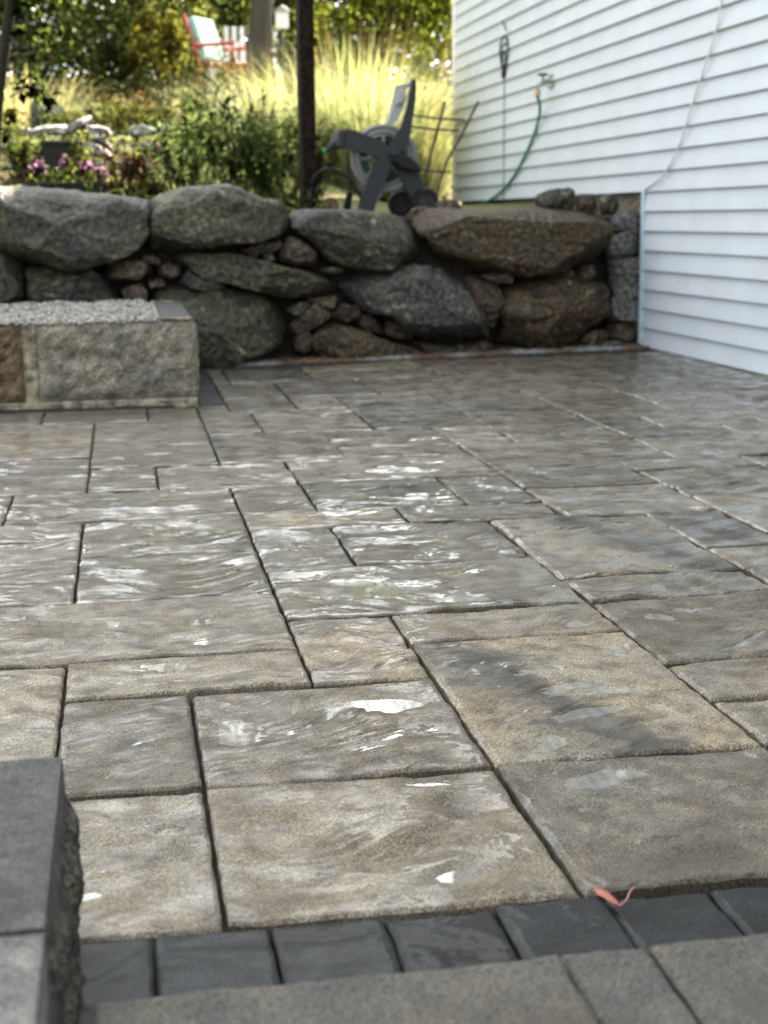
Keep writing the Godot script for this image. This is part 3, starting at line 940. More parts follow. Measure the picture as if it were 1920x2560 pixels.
func build_seat_wall() -> void:
	var w := thing("seat_wall", "low granite block seat wall topped with loose gravel", "seat wall", P(0.29, 0, 6.06))
	var g := [Color(0.37, 0.325, 0.25), Color(0.27, 0.25, 0.215), Color(0.44, 0.395, 0.31)]
	var br := [Color(0.26, 0.18, 0.11), Color(0.15, 0.11, 0.073), Color(0.34, 0.26, 0.165)]
	# local coordinates: x to the left is negative, front at z = 0
	part("granite_block", rough_block(Vector3(-0.642, 0.026, -0.25), Vector3(-0.004, 0.347, -0.022), 0.032, 0.02, g, 0.012), M.granite, w)
	part("granite_block", rough_block(Vector3(-1.30, 0.012, -0.25), Vector3(-0.690, 0.347, -0.022), 0.05, 0.03, br, 0.014), M.granite, w)
	part("granite_block", rough_block(Vector3(-1.98, 0.012, -0.25), Vector3(-1.34, 0.347, -0.022), 0.04, 0.03, g, 0.03), M.granite, w)
	var mo := MB.new()
	for a in [[-0.690, -0.640, 0.020, 0.352, -0.02], [-1.34, -1.298, 0.020, 0.352, -0.02]]:
		mo.cbox(Vector3((a[0] + a[1]) / 2, (a[2] + a[3]) / 2, -0.125), Vector3((a[1] - a[0]) / 2 + 0.003, (a[3] - a[2]) / 2, 0.115), 0.006)
	part("mortar_joint", mo, M.mortar, w)
	var bed := MB.new()
	bed.cbox(Vector3(-0.99, 0.006, -0.13), Vector3(0.992, 0.022, 0.138), 0.006)
	part("mortar_bed", bed, M.mortar, w)
	var rear := MB.new()
	rear.cbox(Vector3(-0.99, 0.165, -0.80), Vector3(0.985, 0.165, 0.55), 0.01)
	part("rubble_core", rear, M.soil, w)
	var capb := MB.new()
	capb.col = Color(0.10, 0.10, 0.098)
	capb.cbox(Vector3(-0.072, 0.345, -0.66), Vector3(0.066, 0.0085, 0.635), 0.003)
	part("end_cap", capb, M.granite, w)
	var lip := MB.new()
	lip.cbox(Vector3(-0.074, 0.3535, -0.016), Vector3(0.070, 0.0045, 0.012), 0.003)
	lip.cbox(Vector3(-0.090, 0.3535, -1.30), Vector3(0.056, 0.0045, 0.012), 0.003)
	lip.cbox(Vector3(-0.146, 0.3535, -0.66), Vector3(0.007, 0.0045, 0.62), 0.003)
	part("mortar_edge", lip, M.mortar, w)
	var mm := MultiMesh.new()
	mm.transform_format = MultiMesh.TRANSFORM_3D
	mm.use_colors = true
	mm.mesh = pebble_mesh()
	mm.instance_count = 17000
	for q in 17000:
		var x := rng.randf_range(-1.15, -0.152)
		var z := -pow(rng.randf(), 1.3) * 1.25 - 0.008
		var s := rng.randf_range(0.003, 0.0072)
		var edge := clampf(minf(-z / 0.05, (-0.15 - x) / 0.05), 0.0, 1.0)
		var y := 0.343 + edge * (0.014 + 0.012 * n_soft.get_noise_2d(x * 6, z * 6)) + rng.randf_range(-0.004, 0.005)
		mm.set_instance_transform(q, Transform3D(Basis(Vector3(rng.randf(), rng.randf(), rng.randf()).normalized(), rng.randf() * TAU).scaled(Vector3(s, s * 0.75, s * 0.9)), Vector3(x, y, z)))
		var cc := Color(0.29, 0.28, 0.25) * rng.randf_range(0.3, 1.5)
		cc.a = 1
		mm.set_instance_color(q, cc)
	var gr := MultiMeshInstance3D.new()
	gr.name = "gravel_fill"
	gr.multimesh = mm
	gr.material_override = M.pebble
	gr.set_meta("kind", "stuff")
	w.add_child(gr)
	var fill := MB.new()
	fill.cbox(Vector3(-1.06, 0.3405, -0.66), Vector3(0.905, 0.0085, 0.64), 0.002)
	part("gravel_bed", fill, M.pebble_bed, w)

func build_step() -> void:
	# the terrace step that the camera looks over: three coping slabs and the rock-faced block beside them
	var st := thing("terrace_step", "pale grey coping slabs of the step nearest the camera", "step", P(0.3, 0, 1.1))
	var tones := {"name": "coping_slab", "mat": "coping_stone", "grey": Color(0.150, 0.140, 0.124), "sand": Color(0.21, 0.186, 0.147), "char": Color(0.085, 0.08, 0.073), "amp": 0.0012, "pool": 0.0, "dark": 0.12, "turn": 0.0}
	for a in [[-0.051, 0.3585, 1.155, 0.55], [0.362, 0.4425, 1.164, 0.12], [0.446, 0.95, 1.166, 0.15], [0.9535, 1.5, 1.163, 0.4]]:
		tones.tan = a[3]
		var holder := Node3D.new()
		paver(st, a[0], 0.62, a[1], a[2], 0.008, tones)
		holder.free()
	for o in st.get_children():
		o.position = Vector3(0, 0.10, 0) - st.position
	var riser := MB.new()
	riser.cbox(P(0.725, 0.012, 0.88), Vector3(0.773, 0.036, 0.26), 0.004)
	for q in riser.v.size(): riser.v[q] -= st.position
	riser.col = Color(0.1, 0.1, 0.1)
	part("riser", riser, M.border_stone, st)
	var bl := thing("rock_faced_block", "dark rock-faced stone block at the lower left corner of the step", "stone block", P(-0.08, 0, 1.1))
	var dk := [Color(0.085, 0.08, 0.07), Color(0.05, 0.048, 0.045), Color(0.17, 0.14, 0.09)]
	part("block_body", rough_block(Vector3(-0.55, -0.01, -0.378), Vector3(-0.004, 0.176, -0.002), 0.0, 0.019, dk, 0.006), M.granite, bl)
	part("block_body", rough_block(Vector3(-0.55, -0.01, 0.002), Vector3(-0.004, 0.172, 0.5), 0.0, 0.021, dk, 0.006), M.granite, bl)
	for a in [[-0.385, -0.003, 0.2, Color(0.09, 0.087, 0.081), "top_slab"], [0.003, 0.5, 0.198, Color(0.20, 0.192, 0.175), "top_slab"]]:
		var cb := rough_block(Vector3(-0.56, 0.174, a[0]), Vector3(-0.003, a[2], a[1]), 0.0, 0.009, [a[3], a[3] * 0.85, a[3] * 1.15], 0.006)
		part(a[4], cb, M.cap_stone, bl)

# ---------- house ----------
func wall_x(z: float) -> float:
	return WALL_X - WALL_SLOPE * (z - 8.1)

func build_house() -> void:
	var far := 12.69
	var near := -4.0
	var h := thing("house", "white clapboard house wall running along the right of the patio", "house", P(WALL_X, 0, 8.1))
	var board_h := 0.1093
	for q in 52:
		var y0 := 0.0 + q * board_h + 0.006
		var lower := q < 8
		var za := near
		var zb := 8.105 if lower else far - 0.02
		var rows := [[], [], [], []]
		var seg := 46
		var sd := rng.randf() * 90
		for s in seg + 1:
			var z := lerpf(za, zb, float(s) / seg)
			var wv := 0.0011 * n_soft.get_noise_2d(z * 1.1, sd) + 0.0005 * n_soft.get_noise_2d(z * 3.7, sd + 9)
			var x := wall_x(z)
			rows[0].append(P(x, y0, z) - h.position)
			rows[1].append(P(x - 0.022 + wv, y0, z) - h.position)
			rows[2].append(P(x - 0.0215 + wv, y0 + 0.006, z) - h.position)
			rows[3].append(P(x - 0.002 + wv * 0.6, y0 + board_h + 0.002, z) - h.position)
		var b := MB.new()
		for r in 3: b.sheet([rows[r], rows[r + 1]], false, true)
		part("siding_board", b, M.vinyl, h)
	var core := MB.new()
	core.cbox(P(wall_x(4.35) + 4.006, 3.3, 4.345) - h.position, Vector3(4.0, 2.4, 8.33), 0.01, Basis(Vector3.UP, atan(WALL_SLOPE)))
	part("wall_core", core, M.vinyl, h)
	var low := MB.new()
	low.cbox(P(wall_x(2.0) + 4.01, 0.4, 2.05) - h.position, Vector3(4.0, 0.5, 6.04), 0.01, Basis(Vector3.UP, atan(WALL_SLOPE)))
	part("lower_wall_core", low, M.vinyl, h)
	var fo := MB.new()
	fo.cbox(P(wall_x(10.3) + 2.03, 0.42, 10.35) - h.position, Vector3(2.0, 0.462, 2.3), 0.005, Basis(Vector3.UP, atan(WALL_SLOPE)))
	part("foundation", fo, M.foundation, h)
	var cp := MB.new()
	cp.cbox(P(wall_x(far) + 0.020, 3.28, far - 0.002) - h.position, Vector3(0.045, 2.40, 0.045), 0.008)
	part("corner_post", cp, M.white_paint, h)
	var tr := MB.new()
	tr.cbox(P(wall_x(8.12) - 0.008, 0.444, 8.128) - h.position, Vector3(0.016, 0.441, 0.022), 0.004)
	part("blue_trim", tr, M.trim_blue, h)
	var ro := MB.new()
	ro.slab(PackedVector2Array([Vector2(-0.45, 5.60), Vector2(8.5, 5.60), Vector2(4.0, 8.0)]), 12.2, -4.70, Transform3D.IDENTITY, 0.01)
	part("roof", ro, M.roof_shingle, h)
	# outdoor tap
	var tap := thing("outdoor_tap", "hose tap with brass coupling sticking out of the white siding", "tap", P(wall_x(9.92) - 0.013, 1.615, 9.92))
	var tb := MB.new()
	tb.cbox(Vector3(-0.004, 0.03, 0), Vector3(0.006, 0.045, 0.05), 0.003)
	part("wall_plate", tb, M.steel, tap)
	tb = MB.new()
	tb.tube([Vector3(0, 0.03, 0), Vector3(-0.05, 0.03, 0), Vector3(-0.085, 0.01, 0), Vector3(-0.095, -0.03, 0)], 0.013, 10)
	part("spout", tb, M.steel, tap)
	tb = MB.new()
	tb.tube([Vector3(-0.055, 0.03, 0), Vector3(-0.06, 0.065, 0)], 0.006, 8)
	tb.lathe(Vector3(-0.06, 0.065, 0), Vector3(0, 1, 0), [Vector2(0, 0), Vector2(0.034, 0.002), Vector2(0.036, 0.012), Vector2(0.03, 0.016), Vector2(0, 0.014)], 14)
	part("handle", tb, M.plastic_black, tap)
	tb = MB.new()
	tb.lathe(Vector3(-0.095, -0.028, 0), Vector3(0, -1, 0), [Vector2(0, 0), Vector2(0.018, 0), Vector2(0.018, 0.035), Vector2(0.013, 0.045), Vector2(0, 0.046)], 14)
	part("coupling", tb, M.brass, tap)
	# green hose from the tap down to the bed
	var start := tap.position + Vector3(-0.095, -0.07, 0)
	var sm := [start]
	for a in [[1.46, 10.05, 0.05], [1.315, 10.25, 0.03], [1.167, 10.51, 0.026], [1.044, 10.77, 0.026], [0.949, 11.06, 0.03], [0.874, 11.39, 0.05], [0.83, 11.6, 0.09]]: sm.append(P(wall_x(a[1]) - a[2], a[0], a[1]))
	sm = smooth_path(sm, 4)
	var hb := MB.new()
	hb.tube(sm, 0.0105, 10)
	tag(part("garden_hose", hb, M.hose_green, self), "green garden hose hanging from the tap down the siding", "hose")
	# white cable creeping down the siding
	var cb := MB.new()
	var cpth := []
	for a in [[7.08, 2.3], [7.09, 1.91], [7.106, 1.78], [7.15, 1.655], [7.278, 1.49], [7.44, 1.30], [7.58, 1.12], [7.763, 0.985], [7.93, 0.93], [8.09, 0.89]]:
		cpth.append(P(wall_x(a[0]) - 0.029, a[1], a[0]))
	cb.tube(smooth_path(cpth, 4), 0.0055, 8)
	tag(part("white_cable", cb, M.white_cable, self), "thin white cable running down the siding to the blue trim", "cable")
	# black cable hank on a hook
	var hk := thing("cable_hank", "black looped cable hung on a hook on the siding", "cable", P(wall_x(11.07) - 0.014, 1.96, 11.07))
	var kb := MB.new()
	for a in [[0.085, 0.16, 0.0], [0.062, 0.13, 0.012], [0.045, 0.10, -0.012]]:
		var lp := []
		for q in 21:
			var g := TAU * q / 20.0
			lp.append(Vector3(-0.012 + a[2] * 0.3, a[1] * 0.68 * cos(g) - 0.02 - (0.14 - a[1]), a[0] * 1.35 * sin(g) * (1.0 + 0.25 * cos(g)) + a[2]))
		kb.tube(lp, 0.0065, 7, false)
	part("loops", kb, M.plastic_black, hk)
	kb = MB.new()
	kb.tube([Vector3(0, 0.13, 0.05), Vector3(-0.012, 0.18, 0.02), Vector3(-0.014, 0.21, -0.02), Vector3(-0.012, 0.225, -0.06)], 0.005, 7)
	part("loose_end", kb, M.plastic_black, hk)
	kb = MB.new()
	kb.tube(smooth_path([Vector3(-0.01, -0.19, 0.0), Vector3(-0.008, -0.4, 0.006), Vector3(-0.008, -0.7, -0.004), Vector3(-0.008, -1.15, 0.0)], 5), 0.0035, 6)
	part("hanging_cable", kb, M.plastic_black, hk)
	kb = MB.new()
	kb.cbox(Vector3(-0.012, -0.16, 0), Vector3(0.014, 0.03, 0.03), 0.006)
	part("tie", kb, M.plastic_black, hk)

func smooth_path(pts: Array, sub: int) -> Array:
	var out := []
	for q in pts.size() - 1:
		var a: Vector3 = pts[maxi(q - 1, 0)]; var b: Vector3 = pts[q]; var c: Vector3 = pts[q + 1]; var d: Vector3 = pts[mini(q + 2, pts.size() - 1)]
		for s in sub: out.append(b.cubic_interpolate(c, a, d, float(s) / sub))
	out.append(pts[-1])
	return out

# ---------- garden ----------
const GROUND := [[7.6, 0.70], [9.0, 0.80], [10.5, 0.87], [12.0, 1.08], [14.0, 1.40], [16.0, 1.75], [20.0, 2.50], [26.0, 3.15], [34.0, 3.7], [60.0, 5.2], [140.0, 7.0]]
func ground_y(x: float, z: float) -> float:
	var y: float = GROUND[0][1]
	for q in GROUND.size() - 1:
		if z >= GROUND[q][0]: y = lerpf(GROUND[q][1], GROUND[q + 1][1], clampf((z - GROUND[q][0]) / (GROUND[q + 1][0] - GROUND[q][0]), 0, 1))
	y += 0.30 * smoothstep(10.9, 11.3, z) * (1.0 - smoothstep(12.5, 15.0, z)) * (1.0 - smoothstep(0.3, 1.1, x))
	y = lerpf(y, minf(y, 0.82), smoothstep(1.5, 2.3, x) * (1.0 - smoothstep(12.8, 14.5, z)))
	return y + 0.03 * n_soft.get_noise_2d(x * 1.5, z * 1.5) * smoothstep(8.5, 10.0, z)

func build_ground() -> void:
	var b := MB.new()
	var rows := []
	var cols := []
	var zs := []
	for q in 40: zs.append(7.92 + q * 0.25)
	for q in 24: zs.append(17.9 + pow(q / 23.0, 1.7) * 130.0)
	for z in zs:
		var row := []
		var crow := []
		for q in 61:
			var x := sinh(lerpf(-3.2, 3.2, q / 60.0)) * 5.0
			var y := ground_y(x, z)
			row.append(P(x, y, z + 0.2 * clampf(x, -4, 3) * (1.0 - smoothstep(7.8, 13.0, z))))
			var k := n_fbm.get_noise_2d(x * 0.9, z * 0.9)
			var cc := Color(0.13, 0.11, 0.06).lerp(Color(0.19, 0.22, 0.08), clampf(0.4 + k * 2.0, 0, 1)) if z < 16 else Color(0.11, 0.125, 0.045).lerp(Color(0.26, 0.2, 0.08), clampf(0.4 + k * 2.0, 0, 1))
			cc.a = 1
			crow.append(cc)
		rows.append(row)
		cols.append(crow)
	b.sheet(rows, false, false, cols)
	var o := part("garden_ground", b, M.garden_soil, self)
	o.set_meta("kind", "structure")
	# the land beside and behind the camera
	var lb := MB.new()
	lb.col = Color(0.09, 0.095, 0.045)
	lb.quad(P(-160, -0.06, -120), P(-160, -0.06, 9.5), P(160, -0.06, 9.5), P(160, -0.06, -120))
	o = part("ground", lb, M.garden_soil, self)
	o.set_meta("kind", "structure")

func tint(a: Color, b: Color, spread := 0.3) -> Color:
	var c := a.lerp(b, rng.randf()) * rng.randf_range(1.0 - spread, 1.0 + spread)
	c.a = 1
	return c

func rdir(up := 0.0) -> Vector3:
	return (Vector3(rng.randfn(), rng.randfn(), rng.randfn()).normalized() + Vector3(0, up, 0)).normalized()

func scatter_leaves(b: MB, c: Vector3, r: Vector3, count: int, size: float, ca: Color, cb: Color, clumps := 26, slim := 0.55) -> void:
	for q in clumps:
		var d := rdir(0.15)
		var k := c + d * r * pow(rng.randf(), 0.45)
		var cr := r * rng.randf_range(0.16, 0.34)
		var shade := rng.randf_range(0.8, 1.15)
		for s in count / clumps:
			var e := rdir()
			var p := k + e * cr * pow(rng.randf(), 0.5)
			var ld := (e + rdir() * 0.8 + Vector3(0, -0.15, 0)).normalized()
			var side := ld.cross(rdir()).normalized()
			b.col = tint(ca, cb) * shade
			b.col.a = 1
			b.leaf(p, ld, side, size * rng.randf_range(0.6, 1.3), size * slim * rng.randf_range(0.7, 1.2), rng.randf_range(0.05, 0.35))

func shrub(called: String, label: String, at: Vector3, c: Vector3, r: Vector3, count: int, size: float, ca: Color, cb: Color, group := "", clumps := 26) -> Node3D:
	var o := thing(called, label, "shrub", at, group)
	var st := MB.new()
	st.col = Color(0.07, 0.05, 0.035)
	for q in 9:
		var tip := c - at + rdir(0.3) * r * 0.75
		st.tube([Vector3(rng.randfn(0, 0.03), -0.03, rng.randfn(0, 0.03)), tip * 0.5 + rdir() * 0.05, tip], [0.014, 0.009, 0.003], 6, false)
	part("stems", st, M.bark, o)
	var b := MB.new()
	scatter_leaves(b, c - at, r, count, size, ca, cb, clumps)
	part("foliage", b, M.leaf_green, o)
	return o

func tree(called: String, label: String, x: float, z: float, height: float, crown: Vector3, count: int, size: float, ca: Color, cb: Color, trunk := 0.14, lean := 0.0) -> void:
	var at := P(x, ground_y(x, z), z)
	var o := thing(called, label, "tree", at, "trees beyond the garden")
	var t := MB.new()
	t.col = Color(0.085, 0.075, 0.065)
	var top := Vector3(lean, height * 0.8, 0)
	var path := []
	var rad := []
	for q in 9:
		var f := q / 8.0
		path.append(Vector3(lean * f * f, -0.1 + (height * 0.8 + 0.1) * f, 0) + Vector3(n_soft.get_noise_2d(f * 3, x), 0, n_soft.get_noise_2d(f * 3, z)) * 0.12)
		rad.append(trunk * (1.0 - 0.75 * f))
	t.tube(path, rad, 12, false)
	for q in 9:
		var f := rng.randf_range(0.35, 0.9)
		var s: Vector3 = path[int(f * 8)]
		var e := Vector3(lean, height * 0.72, 0) + rdir(0.2) * crown * 0.8
		t.tube([s, s.lerp(e, 0.5) + Vector3(0, 0.15, 0), e], [trunk * 0.35, trunk * 0.2, 0.012], 7, false)
	part("trunk", t, M.bark, o)
	var b := MB.new()
	scatter_leaves(b, Vector3(lean, height * 0.72, 0), crown, count, size, ca, cb, 44)
	part("crown", b, M.leaf_green, o)

func build_garden() -> void:
	build_ground()
	# post
	var post := thing("wooden_post", "dark brown square wooden post standing behind the boulder wall", "post", P(1.085, 0.70, 8.55))
	var b := MB.new()
	b.cbox(Vector3(0, 1.35, 0), Vector3(0.044, 1.40, 0.044), 0.006, Basis(Vector3.UP, 0.12))
	part("shaft", b, M.wood_brown, post)
	b = MB.new()
	b.cbox(Vector3(0, 2.76, 0), Vector3(0.055, 0.012, 0.055), 0.004, Basis(Vector3.UP, 0.12))
	part("top_cap", b, M.wood_brown, post)
	hose_reel()
	plant_stand()
	# loose rocks lying on top of the wall
	for a in [[P(2.5, 0.775, 8.33), [2.379, 0.860, 2.43, 0.885, 2.475, 0.900, 2.57, 0.905, 2.606, 0.925, 2.629, 0.882, 2.619, 0.770, 2.51, 0.768, 2.393, 0.770], 0.16, 0, "dark angular rock lying on the wall against the siding"],
		[P(1.89, 0.79, 8.42), [1.80, 0.835, 1.84, 0.85, 1.937, 0.852, 1.985, 0.79, 1.94, 0.76, 1.80, 0.765], 0.14, 2, "brownish rock on the wall below the house corner"],
		[P(1.67, 0.75, 8.22), [1.59, 0.755, 1.645, 0.805, 1.725, 0.812, 1.75, 0.776, 1.70, 0.72, 1.61, 0.715], 0.12, 2, "small reddish rock wedged beside the reel wheel"],
		[P(2.69, 0.76, 8.32), [2.63, 0.87, 2.74, 0.875, 2.755, 0.77, 2.64, 0.765], 0.12, 2, "tan stone set at the foot of the siding"],
		[P(2.82, 0.75, 8.30), [2.765, 0.87, 2.86, 0.875, 2.885, 0.79, 2.86, 0.755, 2.77, 0.75], 0.12, 4, "mossy green stone tucked under the siding end"]]:
		var pts := PackedVector2Array()
		for q in range(0, a[1].size(), 2): pts.append(Vector2(a[1][q], a[1][q + 1]))
		var res := boulder(pts, a[2], a[3], 40, 20, 0.3, 0.5)
		var rb: MB = res[0]
		for q in rb.v.size(): rb.v[q] = P(rb.v[q].x, rb.v[q].y, -a[0].z - rb.v[q].z * 0.8)- a[0]
		var ro := part("loose_rock", rb, M.boulder, self)
		ro.name = numbered("wall_rock")
		ro.position = a[0]
		tag(ro, a[4], "rock", "rocks lying on the wall")
	# flat ledge stones of the small terrace at the left
	var ledge := thing("rock_ledge", "tumbled ledge of flat pale sunlit stones in the garden", "rock ledge", P(-0.2, 1.05, 11.0))
	for q in 26:
		var x := rng.randf_range(-0.75, 0.55)
		var lvl := q % 3
		var hw := rng.randf_range(0.09, 0.2)
		var hh := rng.randf_range(0.018, 0.04)
		var pts := PackedVector2Array()
		for s in 9:
			var g := TAU * s / 9.0
			pts.append(Vector2(cos(g) * hw, sin(g) * hh) * rng.randf_range(0.8, 1.1))
		var res := boulder(pts, rng.randf_range(0.12, 0.25), 3, 24, 12, 0.0, 0.5)
		var rb: MB = res[0]
		var rot := Basis(Vector3(0, 0, 1), rng.randfn(0, 0.12 if q < 20 else 0.5)) * Basis(Vector3(0, 1, 0), rng.randfn(0, 0.4))
		for s in rb.v.size():
			rb.v[s] = rot * rb.v[s] + Vector3(x, 0.08 + lvl * 0.13 + rng.randf() * 0.0, 0.15 - lvl * 0.1)
			rb.n[s] = rot * rb.n[s]
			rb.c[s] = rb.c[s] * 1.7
		part("flat_stone", rb, M.boulder, ledge)
	var gp := PackedVector2Array()
	for s in 12:
		var g := TAU * s / 12.0
		gp.append(Vector2(cos(g) * 0.17, 0.16 + sin(g) * 0.19) * rng.randf_range(0.9, 1.08))
	var gres := boulder(gp, 0.2, 1, 40, 20)
	var gb: MB = gres[0]
	var gro := part("garden_rock", gb, M.boulder, self)
	gro.position = P(-0.52, ground_y(-0.5, 12.6) - 0.05, 12.6)
	tag(gro, "grey rounded rock above the flat ledge stones", "rock")
	# pots
	var pot := thing("planter_pot", "dark square plant pot standing behind the pink flowers", "plant pot", P(-0.36, 1.0, 10.35))
	b = MB.new()
	b.slab(PackedVector2Array([Vector2(-0.12, 0.25), Vector2(0.12, 0.25), Vector2(0.10, 0), Vector2(-0.10, 0)]), 0.11, -0.11, Transform3D.IDENTITY, 0.006)
	part("pot_body", b, M.plastic_black, pot)
	b = MB.new()
	b.cbox(Vector3(0, 0.262, 0), Vector3(0.128, 0.014, 0.12), 0.005)
	part("rim", b, M.plastic_black, pot)
	var trough := thing("planter_trough", "long black planter trough resting behind the left boulder", "planter", P(-0.30, 0.84, 9.35))
	b = MB.new()
	b.cbox(Vector3(0, 0.055, 0), Vector3(0.24, 0.075, 0.10), 0.01)
	part("trough_body", b, M.plastic_black, trough)
	b = MB.new()
	b.cbox(Vector3(0, 0.128, 0), Vector3(0.252, 0.012, 0.112), 0.005)
	part("rim", b, M.plastic_black, trough)
	var fl := thing("flowering_plant", "pink flowering plant with yellow-green leaves in the black trough", "flowers", P(-0.28, 0.96, 9.35))
	b = MB.new()
	b.col = Color(0.16, 0.22, 0.05)
	var heads := [Vector3(-0.165, 0.09, 0.05), Vector3(-0.03, 0.115, 0.03), Vector3(0.07, 0.075, 0.06), Vector3(0.19, 0.045, 0.06), Vector3(0.1, 0.09, 0.0), Vector3(-0.19, 0.06, 0.08)]
	for p in heads: b.tube([Vector3(p.x * 0.6, 0, 0), p * 0.7, p], 0.003, 5, false)
	for q in 7: b.tube([Vector3(0.02 * q - 0.04, 0, 0), Vector3(0.03 + 0.012 * q, 0.18, 0), Vector3(0.055 + rng.randfn(0, 0.03), 0.30, 0)], 0.003, 5, false)
	part("stems", b, M.leaf_green, fl)
	b = MB.new()
	for q in 150:
		b.col = tint(Color(0.17, 0.25, 0.05), Color(0.42, 0.46, 0.12))
		b.leaf(Vector3(rng.randf_range(-0.24, 0.24), rng.randf_range(0.0, 0.09), rng.randfn(0, 0.05)), rdir(0.6), rdir(), 0.05, 0.03)
	for q in 120:
		b.col = tint(Color(0.34, 0.42, 0.08), Color(0.60, 0.62, 0.22))
		b.leaf(Vector3(0.055 + rng.randfn(0, 0.035), rng.randf_range(0.06, 0.31), rng.randfn(0, 0.035)), rdir(0.2), rdir(), 0.045, 0.03)
	part("leaves", b, M.leaf_green, fl)
	for p in heads:
		b = MB.new()
		for q in 40:
			b.col = tint(Color(0.80, 0.34, 0.66), Color(0.88, 0.55, 0.78), 0.12)
			b.leaf(p + Vector3(0, 0.02, 0.02) + rdir() * 0.026, rdir(0.4), rdir(), 0.034, 0.03, 0.1)
		part("flower_head", b, M.petal, fl)
	# lance-leaved perennials in the middle
	var spots := [[0.42, 9.25, 0.50, "tallest-leaved perennial at the left end of the green lance-leaved row"], [0.56, 9.75, 0.62, "dark green lance-leaved perennial behind the domed boulder"], [0.68, 9.15, 0.46, "short lance-leaved perennial just over the domed boulder"], [0.80, 9.7, 0.66, "upright green perennial midway between dome boulder and post"], [0.90, 9.2, 0.50, "leafy perennial close to the left of the post"], [0.99, 9.9, 0.68, "tall perennial directly left of the brown post"], [0.50, 10.3, 0.6, "perennial furthest back beside the rust-coloured fern"], [1.22, 9.4, 0.45, "broad-leaved perennial between the post and hose reel"]]
	for s in spots:
		var o := thing("perennial", s[3], "plant", P(s[0], ground_y(s[0], s[1]), s[1]), "lance-leaved perennials")
		var sb := MB.new()
		var lb := MB.new()
		for q in 9:
			var top := Vector3(rng.randfn(0, 0.11), s[2] * rng.randf_range(0.75, 1.1), rng.randfn(0, 0.09))
			var foot := Vector3(rng.randfn(0, 0.04), -0.02, rng.randfn(0, 0.04))
			sb.col = Color(0.06, 0.08, 0.03)
			sb.tube([foot, foot.lerp(top, 0.5) + Vector3(top.x * 0.1, 0.02, 0), top], [0.005, 0.004, 0.002], 5, false)
			for k in 18:
				var f := rng.randf_range(0.15, 1.0)
				var p := foot.lerp(top, f)
				var d := (Vector3(rng.randfn(), rng.randf_range(0.1, 1.0), rng.randfn())).normalized()
				lb.col = tint(Color(0.12, 0.21, 0.06), Color(0.36, 0.48, 0.17), 0.4)
				lb.leaf(p, d, d.cross(Vector3.UP).normalized(), rng.randf_range(0.09, 0.17), rng.randf_range(0.018, 0.034), 0.35)
		part("stems", sb, M.leaf_green, o)
		part("leaves", lb, M.leaf_green, o)
	shrub("rust_fern", "rust-brown feathery shrub sprawling right of the pink flowers", P(0.1, 0.88, 10.0), P(0.10, 1.09, 10.0), Vector3(0.24, 0.2, 0.18), 900, 0.035, Color(0.20, 0.07, 0.03), Color(0.34, 0.20, 0.07))
	shrub("yellow_shrublet", "low yellow-green shrublet behind the gap between two boulders", P(0.19, 0.84, 9.0), P(0.20, 0.92, 9.0), Vector3(0.12, 0.09, 0.08), 350, 0.03, Color(0.35, 0.40, 0.07), Color(0.55, 0.5, 0.15))
	shrub("orange_shrublet", "low orange-leaved shrublet above the ledge stones", P(0.15, 1.36, 12.0), P(0.18, 1.58, 12.0), Vector3(0.36, 0.16, 0.2), 700, 0.04, Color(0.42, 0.17, 0.05), Color(0.30, 0.26, 0.08))
	shrub("lime_groundcover", "sunlit lime-green mound on top of the ledge stones", P(-0.15, 1.34, 11.6), P(-0.12, 1.50, 11.6), Vector3(0.45, 0.12, 0.2), 900, 0.035, Color(0.30, 0.42, 0.08), Color(0.50, 0.55, 0.16))
	shrub("olive_shrub", "large olive-green rounded shrub upper left in the garden", P(0.0, 1.55, 15.0), P(0.0, 2.22, 15.0), Vector3(0.85, 0.72, 0.6), 4300, 0.055, Color(0.15, 0.21, 0.06), Color(0.38, 0.44, 0.14), "", 60)
	shrub("golden_shrub", "shrub with golden yellow autumn leaves beside the olive shrub", P(0.42, 1.5, 14.3), P(0.44, 2.36, 14.3), Vector3(0.30, 0.34, 0.25), 1300, 0.055, Color(0.72, 0.60, 0.06), Color(0.62, 0.68, 0.16), "", 20)
	shrub("seedhead_plant", "thin yellow-flecked plant in front of the red chair", P(0.95, 1.2, 13.0), P(1.0, 1.76, 13.0), Vector3(0.42, 0.42, 0.2), 1700, 0.042, Color(0.17, 0.24, 0.06), Color(0.58, 0.58, 0.18))
	shrub("russet_shrub", "russet-brown airy shrub below the red chair", P(1.35, 1.2, 13.4), P(1.40, 1.80, 13.4), Vector3(0.32, 0.40, 0.2), 1200, 0.042, Color(0.24, 0.14, 0.06), Color(0.34, 0.36, 0.11))
	shrub("lime_shrub", "bright yellow-green shrub at top centre beside the house corner", P(3.0, 1.8, 16.6), P(3.0, 2.85, 16.6), Vector3(1.15, 0.85, 0.6), 5200, 0.075, Color(0.38, 0.52, 0.05), Color(0.62, 0.72, 0.12), "", 46)
	shrub("tall_lime_shrub", "pale lime shrub rising right behind the brown post", P(2.1, 2.0, 18.0), P(2.2, 3.05, 18.0), Vector3(0.6, 0.8, 0.5), 2600, 0.07, Color(0.34, 0.46, 0.06), Color(0.6, 0.68, 0.15), "", 30)
	shrub("lime_bush", "fresh lime-green bush left of the ledge stones", P(-0.62, 1.0, 10.4), P(-0.62, 1.20, 10.4), Vector3(0.16, 0.22, 0.15), 700, 0.04, Color(0.30, 0.42, 0.08), Color(0.60, 0.68, 0.22))
